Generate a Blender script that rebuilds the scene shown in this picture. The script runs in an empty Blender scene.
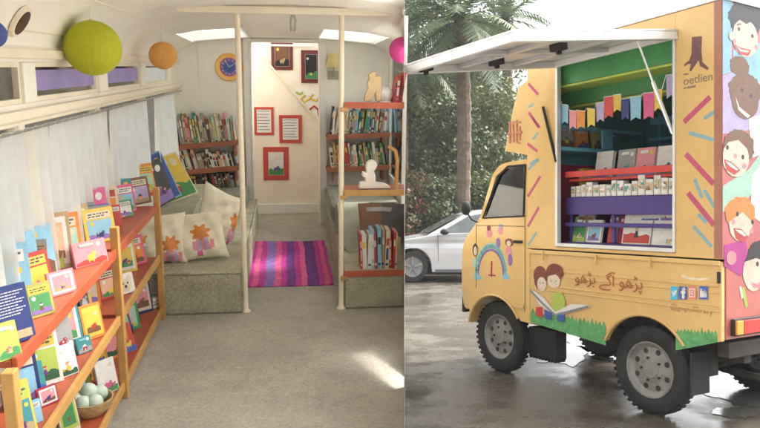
import bpy, math, random
from mathutils import Matrix, Vector
from mathutils.geometry import tessellate_polygon
random.seed(7)
SC = bpy.context.scene
COL = SC.collection
R = math.radians
EYE = 1.35                      # camera height above the street, metres
FPX, CX, CY = 720.0, 380.0, 214.0   # focal length and centre in photo pixels (760 wide)

# ---------------------------------------------------------------- materials
MATS = {}
def mat(name, col, rough=.6, metal=0, var=.10, vs=6.0, bump=0.0, bs=60.0, trans=None, spec=.4, coat=0, alpha=None, spots=None, grit=None):
    if name in MATS: return MATS[name]
    m = bpy.data.materials.new(name); m.use_nodes = True
    nt = m.node_tree; N = nt.nodes; L = nt.links
    b = N['Principled BSDF']; out = N['Material Output']
    b.inputs['Roughness'].default_value = rough
    b.inputs['Metallic'].default_value = metal
    b.inputs['Specular IOR Level'].default_value = spec
    b.inputs['Coat Weight'].default_value = coat
    tc = N.new('ShaderNodeTexCoord')
    src = None
    if var > 0:
        no = N.new('ShaderNodeTexNoise'); no.inputs['Scale'].default_value = vs; no.inputs['Detail'].default_value = 5
        no.inputs['Roughness'].default_value = .65
        L.new(tc.outputs['Object'], no.inputs['Vector'])
        mr = N.new('ShaderNodeMapRange'); mr.inputs[1].default_value = .3; mr.inputs[2].default_value = .7
        mr.inputs[3].default_value = 1 - var; mr.inputs[4].default_value = 1 + var
        L.new(no.outputs['Fac'], mr.inputs[0])
        mx = N.new('ShaderNodeVectorMath'); mx.operation = 'SCALE'
        mx.inputs[0].default_value = col[:3]; L.new(mr.outputs[0], mx.inputs['Scale'])
        src = mx.outputs[0]
        if spots:
            sc, amount, scol = spots
            n2 = N.new('ShaderNodeTexNoise'); n2.inputs['Scale'].default_value = sc; n2.inputs['Detail'].default_value = 8; n2.inputs['Roughness'].default_value = .7
            L.new(tc.outputs['Object'], n2.inputs['Vector'])
            r2 = N.new('ShaderNodeMapRange'); r2.inputs[1].default_value = .55; r2.inputs[2].default_value = .75
            r2.inputs[3].default_value = 0; r2.inputs[4].default_value = amount
            L.new(n2.outputs['Fac'], r2.inputs[0])
            mm = N.new('ShaderNodeMix'); mm.data_type = 'RGBA'
            L.new(r2.outputs[0], mm.inputs[0]); L.new(src, mm.inputs[6]); mm.inputs[7].default_value = (*scol, 1)
            src = mm.outputs[2]
        if grit:
            n3 = N.new('ShaderNodeTexNoise'); n3.inputs['Scale'].default_value = grit[0]; n3.inputs['Detail'].default_value = 3; n3.inputs['Roughness'].default_value = .8
            L.new(tc.outputs['Object'], n3.inputs['Vector'])
            r3 = N.new('ShaderNodeMapRange'); r3.inputs[1].default_value = .35; r3.inputs[2].default_value = .65; r3.inputs[3].default_value = 1-grit[1]; r3.inputs[4].default_value = 1+grit[1]
            L.new(n3.outputs['Fac'], r3.inputs[0])
            x3 = N.new('ShaderNodeVectorMath'); x3.operation = 'SCALE'; L.new(src, x3.inputs[0]); L.new(r3.outputs[0], x3.inputs['Scale']); src = x3.outputs[0]
        L.new(src, b.inputs['Base Color'])
    else:
        b.inputs['Base Color'].default_value = (*col[:3], 1)
    if bump > 0:
        nb = N.new('ShaderNodeTexNoise'); nb.inputs['Scale'].default_value = bs; nb.inputs['Detail'].default_value = 4
        L.new(tc.outputs['Object'], nb.inputs['Vector'])
        bp = N.new('ShaderNodeBump'); bp.inputs['Strength'].default_value = bump; bp.inputs['Distance'].default_value = .01
        L.new(nb.outputs['Fac'], bp.inputs['Height']); L.new(bp.outputs[0], b.inputs['Normal'])
    if trans:
        tr = N.new('ShaderNodeBsdfTranslucent'); tr.inputs['Color'].default_value = (*col[:3], 1)
        if src: L.new(src, tr.inputs['Color'])
        ms = N.new('ShaderNodeMixShader'); ms.inputs[0].default_value = trans
        L.new(b.outputs[0], ms.inputs[1]); L.new(tr.outputs[0], ms.inputs[2]); L.new(ms.outputs[0], out.inputs['Surface'])
    if alpha is not None:
        b.inputs['Alpha'].default_value = alpha
    MATS[name] = m
    return m

def glass(name, col, rough=.05, see=.5):
    if name in MATS: return MATS[name]
    m = bpy.data.materials.new(name); m.use_nodes = True
    N = m.node_tree.nodes; L = m.node_tree.links
    N.remove(N['Principled BSDF'])
    g = N.new('ShaderNodeBsdfGlossy'); g.inputs['Roughness'].default_value = rough; g.inputs['Color'].default_value = (.9, .9, .9, 1)
    t = N.new('ShaderNodeBsdfTransparent'); t.inputs['Color'].default_value = (*col, 1)
    fr = N.new('ShaderNodeFresnel'); fr.inputs[0].default_value = 1.5
    mr = N.new('ShaderNodeMapRange'); mr.inputs[3].default_value = 1 - see; mr.inputs[4].default_value = 1
    L.new(fr.outputs[0], mr.inputs[0])
    ms = N.new('ShaderNodeMixShader'); L.new(mr.outputs[0], ms.inputs[0]); L.new(t.outputs[0], ms.inputs[1]); L.new(g.outputs[0], ms.inputs[2])
    L.new(ms.outputs[0], N['Material Output'].inputs['Surface'])
    MATS[name] = m
    return m

def print_mat(name, cols, scale=18.0, rough=.35):
    """printed picture: blotches of several inks"""
    if name in MATS: return MATS[name]
    m = bpy.data.materials.new(name); m.use_nodes = True
    N = m.node_tree.nodes; L = m.node_tree.links; b = N['Principled BSDF']
    b.inputs['Roughness'].default_value = rough
    tc = N.new('ShaderNodeTexCoord')
    oi = N.new('ShaderNodeObjectInfo')
    ad = N.new('ShaderNodeVectorMath'); ad.operation = 'ADD'
    L.new(tc.outputs['Object'], ad.inputs[0]); L.new(oi.outputs['Random'], ad.inputs[1])
    no = N.new('ShaderNodeTexNoise'); no.inputs['Scale'].default_value = scale*.8; no.inputs['Detail'].default_value = 3
    L.new(ad.outputs[0], no.inputs['Vector'])
    ds_ = N.new('ShaderNodeVectorMath'); ds_.operation = 'MULTIPLY_ADD'; ds_.inputs[1].default_value = (.10,.10,.10)
    L.new(no.outputs['Color'], ds_.inputs[0]); L.new(ad.outputs[0], ds_.inputs[2])
    vo = N.new('ShaderNodeTexVoronoi'); vo.inputs['Scale'].default_value = scale
    L.new(ds_.outputs[0], vo.inputs['Vector'])
    sp = N.new('ShaderNodeSeparateColor'); L.new(vo.outputs['Color'], sp.inputs[0])
    cr = N.new('ShaderNodeValToRGB'); cr.color_ramp.interpolation = 'CONSTANT'
    e = cr.color_ramp.elements; n = len(cols)
    e[0].position = 0; e[0].color = (*cols[0], 1)
    e[1].position = .34; e[1].color = (*cols[1], 1)
    for i in range(2, n):
        q = e.new(.34 + .66 * (i - 1) / (n - 1)); q.color = (*cols[i], 1)
    L.new(sp.outputs[0], cr.inputs[0]); L.new(cr.outputs[0], b.inputs['Base Color'])
    MATS[name] = m
    return m

PAL = dict(white=(.80,.79,.75), cream=(.74,.66,.48), yellow=(.78,.56,.08), olive=(.42,.40,.10), orange=(.78,.27,.05), red=(.55,.05,.04), crimson=(.42,.03,.08),
           pink=(.78,.30,.34), rose=(.72,.12,.30), magenta=(.50,.04,.28), purple=(.16,.04,.24), violet=(.26,.16,.46), lilac=(.50,.42,.66), navy=(.02,.035,.17), blue=(.05,.12,.42),
           sky=(.28,.55,.72), teal=(.05,.28,.30), mint=(.42,.66,.52), green=(.07,.30,.10), lime=(.45,.58,.10), darkgreen=(.03,.11,.05), brown=(.20,.09,.04), tan=(.50,.36,.20),
           grey=(.36,.36,.35), darkgrey=(.08,.08,.085), black=(.018,.018,.02), peach=(.80,.50,.34), skin=(.72,.48,.33), darkskin=(.22,.10,.055), paleskin=(.80,.66,.52))
def ink(n):        # printed paper, card and paint in one of the palette's colours
    return mat('print_' + n, tuple(k*.82 for k in PAL[n]), rough=.45, var=.10, vs=25, grit=(140,.09))
def paint(n):
    return mat('paint_' + n, PAL[n], rough=.42, var=.12, vs=5, grit=(60,.10))
PIC = [print_mat('picture_warm', [PAL['cream'],PAL['orange'],PAL['white'],PAL['red'],PAL['green'],PAL['yellow']], 30),
       print_mat('picture_cool', [PAL['sky'],PAL['white'],PAL['blue'],PAL['pink'],PAL['mint'],PAL['blue']], 30),
       print_mat('picture_green', [PAL['lime'],PAL['darkgreen'],PAL['cream'],PAL['sky'],PAL['brown'],PAL['white']], 30),
       print_mat('picture_pink', [PAL['pink'],PAL['cream'],PAL['red'],PAL['yellow'],PAL['rose'],PAL['teal']], 30),
       print_mat('picture_grey', [PAL['tan'],PAL['white'],PAL['grey'],PAL['cream'],PAL['teal'],PAL['brown']], 34)]

# ---------------------------------------------------------------- mesh builder
class MB:
    def __init__(s): s.v = []; s.f = []; s.m = []; s.T = None
    def add(s, verts, faces, m=0):
        o = len(s.v)
        for p in verts:
            p = Vector(p)
            s.v.append(s.T @ p if s.T else p)
        for f in faces: s.f.append([i + o for i in f]); s.m.append(m)
        return s
    def box(s, x0, x1, y0, y1, z0, z1, m=0):
        v = [(x,y,z) for x in (x0,x1) for y in (y0,y1) for z in (z0,z1)]
        return s.add(v, [(0,1,3,2),(4,6,7,5),(0,4,5,1),(2,3,7,6),(0,2,6,4),(1,5,7,3)], m)
    def prism(s, poly, a0, a1, ax='y', m=0, mcap=None):
        mk = {'y': lambda p,a:(p[0],a,p[1]), 'x': lambda p,a:(a,p[0],p[1]), 'z': lambda p,a:(p[0],p[1],a)}[ax]
        n = len(poly)
        v = [mk(p,a0) for p in poly] + [mk(p,a1) for p in poly]
        tris = tessellate_polygon([[Vector((p[0],p[1],0)) for p in poly]]) if n > 4 else None
        mc = m if mcap is None else mcap
        if n > 4:
            s.add(v, [(i,(i+1)%n,n+(i+1)%n,n+i) for i in range(n)], m)
            o = len(s.v) - 2*n
            for t in tris:
                s.f.append([o+i for i in t]); s.m.append(mc)
                s.f.append([o+n+i for i in reversed(t)]); s.m.append(mc)
        else:
            s.add(v, [(i,(i+1)%n,n+(i+1)%n,n+i) for i in range(n)] + [tuple(range(n)), tuple(range(2*n-1,n-1,-1))], m)
        return s
    def cyl(s, p0, p1, r0, r1=None, n=12, m=0):
        r1 = r0 if r1 is None else r1
        p0 = Vector(p0); p1 = Vector(p1); d = (p1-p0).normalized()
        a = d.orthogonal().normalized(); b = d.cross(a)
        v = []
        for p, r in ((p0,r0),(p1,r1)):
            for i in range(n):
                t = 2*math.pi*i/n; v.append(p + (a*math.cos(t)+b*math.sin(t))*r)
        return s.add(v, [(i,(i+1)%n,n+(i+1)%n,n+i) for i in range(n)] + [tuple(range(n-1,-1,-1)), tuple(range(n,2*n))], m)
    def tube(s, pts, rad, n=8, m=0):
        pts = [Vector(p) for p in pts]; k = len(pts)
        rr = rad if isinstance(rad, (list,tuple)) else [rad]*k
        v = []; a = None
        for i, p in enumerate(pts):
            d = (pts[min(i+1,k-1)] - pts[max(i-1,0)]).normalized()
            a = d.orthogonal().normalized() if a is None else (a - d*a.dot(d)).normalized()
            b = d.cross(a)
            for j in range(n):
                t = 2*math.pi*j/n; v.append(p + (a*math.cos(t)+b*math.sin(t))*rr[i])
        f = [(i*n+j, i*n+(j+1)%n, (i+1)*n+(j+1)%n, (i+1)*n+j) for i in range(k-1) for j in range(n)]
        return s.add(v, f + [tuple(range(n-1,-1,-1)), tuple(range((k-1)*n, k*n))], m)
    def sphere(s, c, r, nu=16, nv=10, m=0):
        r = r if isinstance(r,(list,tuple)) else (r,r,r)
        v = [(c[0],c[1],c[2]+r[2])]
        for i in range(1,nv):
            ph = math.pi*i/nv
            for j in range(nu):
                t = 2*math.pi*j/nu
                v.append((c[0]+r[0]*math.sin(ph)*math.cos(t), c[1]+r[1]*math.sin(ph)*math.sin(t), c[2]+r[2]*math.cos(ph)))
        v.append((c[0],c[1],c[2]-r[2]))
        f = [(0,1+j,1+(j+1)%nu) for j in range(nu)]
        for i in range(nv-2):
            for j in range(nu):
                a = 1+i*nu; f.append((a+j, a+nu+j, a+nu+(j+1)%nu, a+(j+1)%nu))
        a = 1+(nv-2)*nu
        f += [(a+j, len(v)-1, a+(j+1)%nu) for j in range(nu)]
        return s.add(v, f, m)
    def lathe(s, prof, n=24, m=0, axis='z', c=(0,0,0), ms=None):
        v = []; k = len(prof)
        for r, h in prof:
            for j in range(n):
                t = 2*math.pi*j/n; x = r*math.cos(t); y = r*math.sin(t)
                p = (x,y,h) if axis == 'z' else (x,h,y) if axis == 'y' else (h,x,y)
                v.append((p[0]+c[0],p[1]+c[1],p[2]+c[2]))
        o = len(s.v); s.add(v, [], m)
        for i in range(k-1):
            for j in range(n):
                s.f.append([o+i*n+j, o+i*n+(j+1)%n, o+(i+1)*n+(j+1)%n, o+(i+1)*n+j]); s.m.append(ms[i] if ms else m)
        return s
    def disc(s, c, r, n=24, axis='y', t=.002, m=0, ry=None):
        ry = r if ry is None else ry
        poly = [(c[0]+r*math.cos(2*math.pi*i/n), c[1]+ry*math.sin(2*math.pi*i/n)) for i in range(n)]
        return s.prism(poly, c[2], c[2]+t, axis, m)
    def build(s, name, mats, parent=None, M=None, smooth=None, bevel=0, recalc=True):
        me = bpy.data.meshes.new(name)
        me.from_pydata([tuple(p) for p in s.v], [], s.f)
        mats = mats if isinstance(mats,(list,tuple)) else [mats]
        for q in mats: me.materials.append(q)
        for p, i in zip(me.polygons, s.m): p.material_index = i
        if recalc:
            import bmesh
            bm = bmesh.new(); bm.from_mesh(me); bmesh.ops.recalc_face_normals(bm, faces=bm.faces); bm.to_mesh(me); bm.free()
        if smooth is not None:
            for p in me.polygons: p.use_smooth = True
            me.set_sharp_from_angle(angle=R(smooth))
        me.update()
        o = bpy.data.objects.new(name, me); COL.objects.link(o)
        if parent is not None: o.parent = parent
        if M is not None: o.matrix_basis = M
        if bevel:
            b = o.modifiers.new('bevel','BEVEL'); b.width = bevel; b.segments = 2; b.limit_method = 'ANGLE'; b.angle_limit = R(40)
        return o

LABELS = {}
def tag(o, label, cat, group=None, kind=None):
    o['label'] = label; o['category'] = cat
    if group: o['group'] = group
    if kind: o['kind'] = kind
    n = len(label.split())
    if n < 4 or n > 16: print('LABEL LENGTH', n, label)
    if label in LABELS: print('DUP LABEL', label)
    LABELS[label] = 1
    return o
def thing(name, label, cat, M, group=None):
    o = bpy.data.objects.new(name, None); COL.objects.link(o); o.matrix_basis = M; o.empty_display_size = .1
    return tag(o, label, cat, group)
def struct(o): o['kind'] = 'structure'; return o
def T(x=0,y=0,z=0): return Matrix.Translation((x,y,z))
def Rz(a): return Matrix.Rotation(R(a),4,'Z')
def Rx(a): return Matrix.Rotation(R(a),4,'X')
def Ry(a): return Matrix.Rotation(R(a),4,'Y')
def ORD(i): return ['first','second','third','fourth','fifth','sixth','seventh','eighth','ninth','tenth','eleventh','twelfth','thirteenth','fourteenth','fifteenth','sixteenth','seventeenth','eighteenth','nineteenth','twentieth','twenty-first','twenty-second','twenty-third','twenty-fourth','twenty-fifth','twenty-sixth','twenty-seventh','twenty-eighth','twenty-ninth','thirtieth'][i]

# the old bus is parked nose-up on a slope: its own axes r (across), d (along the aisle), u (up), seen from the eye point
_d = Vector((-95, FPX, 149)); _n = Vector((-39, FPX, 0)); _n.z = -(_n.x*_d.x + _n.y*_d.y)/_d.z
_d.normalize(); _u = -_n.normalized(); _r = _d.cross(_u)
BUS = Matrix(((_r.x,_d.x,_u.x,0),(_r.y,_d.y,_u.y,0),(_r.z,_d.z,_u.z,EYE),(0,0,0,1)))
def bus_at(x, y, ax, val):
    v = Vector((x-CX, FPX, CY-y)); q = Vector((v.dot(_r), v.dot(_d), v.dot(_u)))
    return q * (val/q[ax])
def bus_px(p):
    w = _r*p[0] + _d*p[1] + _u*p[2]
    return CX + FPX*w.x/w.y, CY - FPX*w.z/w.y
_sn = Vector((FPX, -(404.8-CX), 0)); SN = Vector((_sn.dot(_r), _sn.dot(_d), _sn.dot(_u)))   # the right side wall's plane
def seam(d, u): return -(SN.y*d + SN.z*u)/SN.x
def clip_right(o, off=.004):
    """trim a fitting where it meets the bus's slanting right wall"""
    import bmesh
    bm = bmesh.new(); bm.from_mesh(o.data)
    mw = o.matrix_basis if o.parent is None else o.parent.matrix_basis @ o.matrix_basis
    Lm = BUS.inverted() @ mw
    no = (Lm.to_3x3().transposed() @ SN.normalized())
    co = Lm.inverted() @ Vector((-off/1.0,0,0))
    r = bmesh.ops.bisect_plane(bm, geom=list(bm.verts)+list(bm.edges)+list(bm.faces), plane_co=co, plane_no=no, clear_outer=True)
    ed = [e for e in r['geom_cut'] if isinstance(e, bmesh.types.BMEdge)]
    if ed: bmesh.ops.holes_fill(bm, edges=ed, sides=0)
    bm.to_mesh(o.data); bm.free()
    return o
# "read, move forward, grow" in Urdu, in presentation forms, laid out left to right
URDU = ''.join(chr(int(c,16)) for c in '20 FEEE FBAC FB8D FE91 20 FBAF FB94 FE81 20 FEEE FBAC FB8D FB58'.split())
HAZE = .0014
# ================================================================= THE BUS INTERIOR
W = .96; DB = 6.8; FL = -1.5; D0 = 1.3; DP = 4.32
M_carpet = mat('grey_carpet', (.36,.335,.28), rough=.9, var=.16, vs=3.2, bump=.3, bs=160, grit=(85,.20), spots=(9,.35,(.17,.14,.10)))
M_seatcarpet = mat('bench_carpet', (.36,.345,.25), rough=.95, grit=(70,.25), var=.22, vs=7, bump=.5, bs=140, spots=(14,.3,(.18,.16,.11)))
M_wall = mat('cream_wall_paint', (.84,.81,.72), rough=.5, var=.08, vs=2.5, bump=.08, bs=30, spots=(5,.45,(.55,.45,.31)))
M_white = mat('white_gloss_paint', (.80,.79,.74), rough=.4, var=.05, vs=4, spots=(9,.25,(.55,.48,.38)))
M_trim = mat('yellowed_cream_trim', (.80,.73,.58), rough=.42, var=.08, vs=6, spots=(12,.35,(.42,.32,.2)))
M_ceil = mat('pale_ceiling_board', (.85,.82,.74), rough=.55, var=.06, vs=2, spots=(3.5,.25,(.58,.49,.35)))
M_back = mat('beige_back_wall', (.86,.78,.66), rough=.6, var=.09, vs=3)
M_sheer = mat('sheer_white_curtain', (.93,.92,.89), rough=.8, var=.06, vs=9, trans=.82)
M_shelfred = mat('red_brown_shelf_board', (.40,.085,.035), rough=.4, var=.2, vs=8)
M_post = mat('varnished_yellow_wood', (.52,.285,.085), rough=.42, var=.2, vs=7)
M_pole = mat('cream_enamel_pole', (.80,.72,.54), rough=.3, var=.06, vs=10, spots=(16,.35,(.5,.38,.22)))
M_pages = mat('page_edges', (.76,.72,.62), rough=.8, var=.06, vs=60)
M_lilac = mat('lilac_blind', (.42,.34,.62), rough=.6, var=.08, trans=.5)
G_clear = glass('window_glass', (.95,.97,.96), see=.96)
M_sock = mat('bulkhead_shelf_wood', (.30,.10,.05), rough=.5, var=.2)

# floor, walls, ceiling (setting)
b = MB(); b.box(-W-.06, 1.3, D0, 7.5, FL-.06, FL)
floor = struct(b.build('floor', M_carpet, M=BUS)); clip_right(floor)
# left side wall: solid below, window openings between posts, rail, clerestory, top trim
b = MB(); X0, X1 = -W-.06, -W
b.box(X0, X1, D0+.5, 7.2, FL, -.86)
posts = [(1.8,2.0),(2.77,2.83),(3.90,3.95),(5.15,5.21),(6.3,7.2)]
for a, c in posts: b.box(X0, X1, a, c, -.86, -.21)
b.box(X0, X1, D0+.5, 7.2, -.21, -.15)
cposts = [(1.8,1.9),(2.85,2.985),(3.96,4.14),(5.09,5.26),(6.25,7.2)]
for a, c in cposts: b.box(X0, X1+.004, a, c, -.15, 0)
b.box(X0, X1, D0+.5, 7.2, 0, .06)
lw = struct(b.build('wall_left', M_wall, M=BUS, bevel=.004))
b = MB(); b.box(X1, X1+.035, 1.8, 6.8, -.205, -.168); b.box(X1, X1+.012, 1.8, 6.8, -.225, -.207)
b.build('window_rail', M_trim, parent=lw, bevel=.006)
b = MB(); b.box(X1, X1+.022, 1.8, 6.8, .012, .05); b.build('top_trim', M_trim, parent=lw, bevel=.005)
M_dusk = mat('dark_grimy_glass', (.10,.10,.085), rough=.25, var=.3, vs=9, spots=(7,.6,(.35,.33,.28)))
for i, (a, c) in enumerate([(1.9,2.85),(2.985,3.96),(4.14,5.09),(5.26,6.25)]):
    b = MB(); e = .018
    b.box(X0+.012,X0+.05,a,a+e,-.15,0); b.box(X0+.012,X0+.05,c-e,c,-.15,0); b.box(X0+.012,X0+.05,a+e,c-e,-.15,-.15+e); b.box(X0+.012,X0+.05,a+e,c-e,-e,0)
    fr = b.build('clerestory_window', M_trim, parent=lw)
    b = MB(); b.box(X0+.024,X0+.028,a+e,c-e,-.15+e,-e)
    b.build('pane', M_dusk if i == 0 else G_clear, parent=fr)
    if i in (1,2,3):
        b = MB(); zb = -.112 if i < 3 else -.13
        n = 24
        pts = [(X0+.034+.004*math.sin(k*1.9), a+e+(c-a-2*e)*k/n) for k in range(n+1)]
        for k in range(n): b.add([(pts[k][0],pts[k][1],zb),(pts[k+1][0],pts[k+1][1],zb),(pts[k+1][0],pts[k+1][1],-e-.012),(pts[k][0],pts[k][1],-e-.012)],[(0,1,2,3)])
        b.build('lilac_blind' if i < 3 else 'added_white_sheer', M_lilac if i < 3 else M_sheer, parent=fr)  # last pane gets an added white sheer so the window reads bright
for a, c in [(2.0,2.77),(2.83,3.90),(3.95,5.15),(5.21,6.3)]:
    b = MB(); e = .02
    b.box(X0+.012,X0+.05,a,a+e,-.86,-.21); b.box(X0+.012,X0+.05,c-e,c,-.86,-.21); b.box(X0+.012,X0+.05,a+e,c-e,-.86,-.84); b.box(X0+.012,X0+.05,a+e,c-e,-.23,-.21)
    fr = b.build('side_window', M_trim, parent=lw)
    b = MB(); b.box(X0+.024,X0+.028,a+e,c-e,-.84,-.23); b.build('pane', G_clear, parent=fr)

# right side wall: straight at the rear, slanting in towards the front (tapers to nothing at its open end)
b = MB()
def wall_line(d, off): return lambda u: (seam(d,u)+off, d, u)
UB, UT = -1.75, .40
dn, dk = 2.0, 5.68
def right_panel(d0, d1, u0, u1):
    th0, th1 = (.0003 if d0 <= dn else .0015), .0015
    v = []
    for d_, th in ((d0,th0),(d1,th1)):
        for q in (u0, u1):
            u_ = q(d_) if callable(q) else q
            v += [(seam(d_,u_)-th, d_, u_), (seam(d_,u_), d_, u_)]
    b.add(v, [(0,2,6,4),(1,5,7,3),(2,3,7,6),(0,4,5,1),(0,1,3,2),(4,6,7,5)])
low = lambda d_: UB-.2*(d_-dn)
g0, g1, gh, gw = 3.16, 3.68, .27, .055                 # slanting gap added low in the wall to throw a sun streak on the floor
glo = lambda d_: FL-gw+gh*(d_-g0)/(g1-g0); ghi = lambda d_: glo(d_)+2*gw
for d0, d1 in ((dn,g0),(g1,4.2),(4.2,dk)): right_panel(d0, d1, low, -.86)
right_panel(g0, g1, low, glo); right_panel(g0, g1, ghi, -.86)
for d0, d1 in ((dn,3.0),(3.0,4.2),(4.2,dk)): right_panel(d0, d1, .12, UT)
for d0, d1 in ((dn,dn+.06),(3.05,3.11),(4.28,4.36),(dk-.08,dk)): right_panel(d0, d1, -.86, .12)  # unseen openings between these posts, added to let in daylight from the right
rw = struct(b.build('wall_right', M_wall, M=BUS))
b = MB()
for d0, d1, ua, ub in ((dn+.06,3.05,-.64,.12),(dn+.06,2.42,-.86,-.64),(2.96,3.05,-.86,-.64),(3.11,4.28,-.86,.12),(4.36,dk-.08,-.86,.12)): right_panel(d0, d1, ua, ub)
b.build('added_sun_diffuser', M_sheer, parent=rw)  # unseen sheets added to diffuse the sun, with a gap for a floor patch
b = MB()
b.box(W,W+.03,5.92,7.2,FL,-1.0); b.box(W,W+.03,5.92,5.95,-1.0,.12); b.box(W,W+.03,6.7,7.2,-1.0,.12); b.box(W,W+.03,5.92,7.2,.12,.4)
o = struct(b.build('wall_right_rear', M_wall, M=BUS))
b = MB(); b.box(W+.010,W+.014,5.95,6.7,-1.0,.12); b.build('pane', G_clear, parent=o)
# ceiling
prof = [(-.965,.06),(-.955,.10),(-.90,.19),(-.80,.26),(-.62,.30),(-.3,.33),(0,.337),(.3,.33),(.62,.30),(.80,.26),(.90,.19),(.955,.10),(.965,.06)]
def ceil_piece(d0, d1, s0, s1, lo=None, hi=None):
    P = [p for p in prof if (lo is None or p[0] >= lo) and (hi is None or p[0] <= hi)]
    v = []; n = len(P)
    for dd, s_ in ((d0,s0),(d1,s1)):
        for t in (0,.03):
            v += [(p[0]*(1+t*.8), dd, .06+(p[1]-.06)*s_+t) for p in P]
    f = []
    for i in range(n-1):
        f += [(i,i+1,2*n+i+1,2*n+i),(n+i,3*n+i,3*n+i+1,n+i+1),(i,n+i,n+i+1,i+1),(2*n+i,2*n+i+1,3*n+i+1,3*n+i)]
    f += [(0,2*n,3*n,n),(n-1,2*n-1,4*n-1,3*n-1)]
    return v, f
b = MB()
D_OPEN = 2.35
b.add(*ceil_piece(.3, 3.72, 1, 1, hi=.1)); b.add(*ceil_piece(3.72, DP, 1, 1)); b.add(*ceil_piece(DP, 5.65, 1, .78)); b.add(*ceil_piece(6.65, 6.852, .655, .65))  # unseen near strip sized to shade the bookcase, open alongside for sky light
b.add(*ceil_piece(5.65,6.65,.78,.655,hi=-.80)); b.add(*ceil_piece(5.65,6.65,.78,.655,lo=-.3,hi=.3)); b.add(*ceil_piece(5.65,6.65,.78,.655,lo=.80))
cl = struct(b.build('ceiling', M_ceil, M=BUS, smooth=35)); clip_right(cl)
G_opal = mat('opal_daylight_panel', (.66,.65,.62), rough=.5, var=0, trans=.65)  # panels added in the ceiling to bring daylight onto the back wall
for s_ in (-1,1):
    b = MB(); b.add([(s_*.3,5.65,.271),(s_*.80,5.65,.222),(s_*.80,6.65,.200),(s_*.3,6.65,.242)]+[(s_*.3,5.65,.275),(s_*.80,5.65,.226),(s_*.80,6.65,.204),(s_*.3,6.65,.246)],[(0,1,2,3),(4,5,6,7)]); b.build('added_roof_panel', G_opal, parent=cl)
b = MB(); b.box(-.60,.62,DP-.045,DP+.005,.285,.325); o = b.build('ceiling_beam', M_trim, parent=cl, bevel=.006)
b = MB()
b.box(.004,.016,.3,3.72,.30,.345)
for p0, p1 in (((-.948,2.36,.115),(-.948,4.3,.115)),((-.80,1.9,.259),(-.80,4.3,.259))):
    b.cyl(p0,p1,.005,n=6)
b.build('ceiling_seam', M_trim, parent=cl)
hp = bus_at(20,35,0,-.925)
b = MB()
nrm = Vector((.09,0,-.055)).normalized()
b.cyl(Vector((-.925,hp.y,.142)), Vector((-.925,hp.y,.142))+nrm*.014, .062, .058, 24, 0); b.cyl(Vector((-.925,hp.y,.142))+nrm*.0141, Vector((-.925,hp.y,.142))+nrm*.016, .046,.046, 24, 1)
b.build('speaker_hole', [M_trim, mat('rusty_dark_hole',(.07,.03,.02),var=.5,vs=40)], parent=cl, smooth=30)
# bulkhead at the back with a doorway
b = MB()
b.box(-W,-.375,DB,DB+.05,FL,.33); b.box(.38,W,DB,DB+.05,FL,.33); b.box(-.375,.38,DB,DB+.05,.235,.33)
bk = struct(b.build('wall_back', mat('pale_grey_bulkhead',(.86,.86,.80),rough=.45,var=.07,vs=3,spots=(6,.25,(.5,.45,.36))), M=BUS))
b = MB(); b.box(-.375,-.30,DB-.04,DB+.06,FL,.235); b.box(.305,.38,DB-.04,DB+.06,FL,.235); b.box(-.30,.305,DB-.04,DB+.06,.20,.235)
b.box(-.318,-.30,DB-.055,DB-.042,FL,.2); b.box(.305,.323,DB-.055,DB-.042,FL,.2)
b.build('door_frame', M_white, parent=bk, bevel=.006)
b = MB(); b.box(-.78,-.765,DB-.012,DB,-.2,.2); b.box(-.40,-.388,DB-.012,DB,FL,.24); b.build('wall_batten', M_white, parent=bk)
DA = 7.35  # alcove left roofless and deepened so sky light reaches its wall
b = MB(); b.box(-.5,.5,DA,DA+.04,FL,.33)
al = struct(b.build('alcove_wall', M_back, M=BUS))
b = MB(); b.box(-.5,-.46,DB+.05,DA,FL,.3); b.box(.46,.5,DB+.05,DA,FL,.3); b.build('alcove_side', M_back, parent=al)
b = MB(); b.box(-.46,.46,DA-.02,DA,FL,FL+.10); b.build('skirting_board', M_white, parent=al, bevel=.004)
def alc(x,y): p = bus_at(x,y,1,DA-.01); return (p.x,p.z)
a0, a1 = alc(262,56), alc(324,128)
b = MB(); b.tube([(a0[0],DA-.012,a0[1]),(a1[0],DA-.012,a1[1])], .012, 6); b.build('diagonal_rail', M_trim, parent=al)
p = alc(262,45); q = alc(322,45.5)
b = MB(); b.box(alc(268,44)[0],alc(314,44)[0],DA-.03,DA-.01,alc(268,46)[1],alc(268,44)[1]); b.build('curtain_rail', M_white, parent=al)

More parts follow.
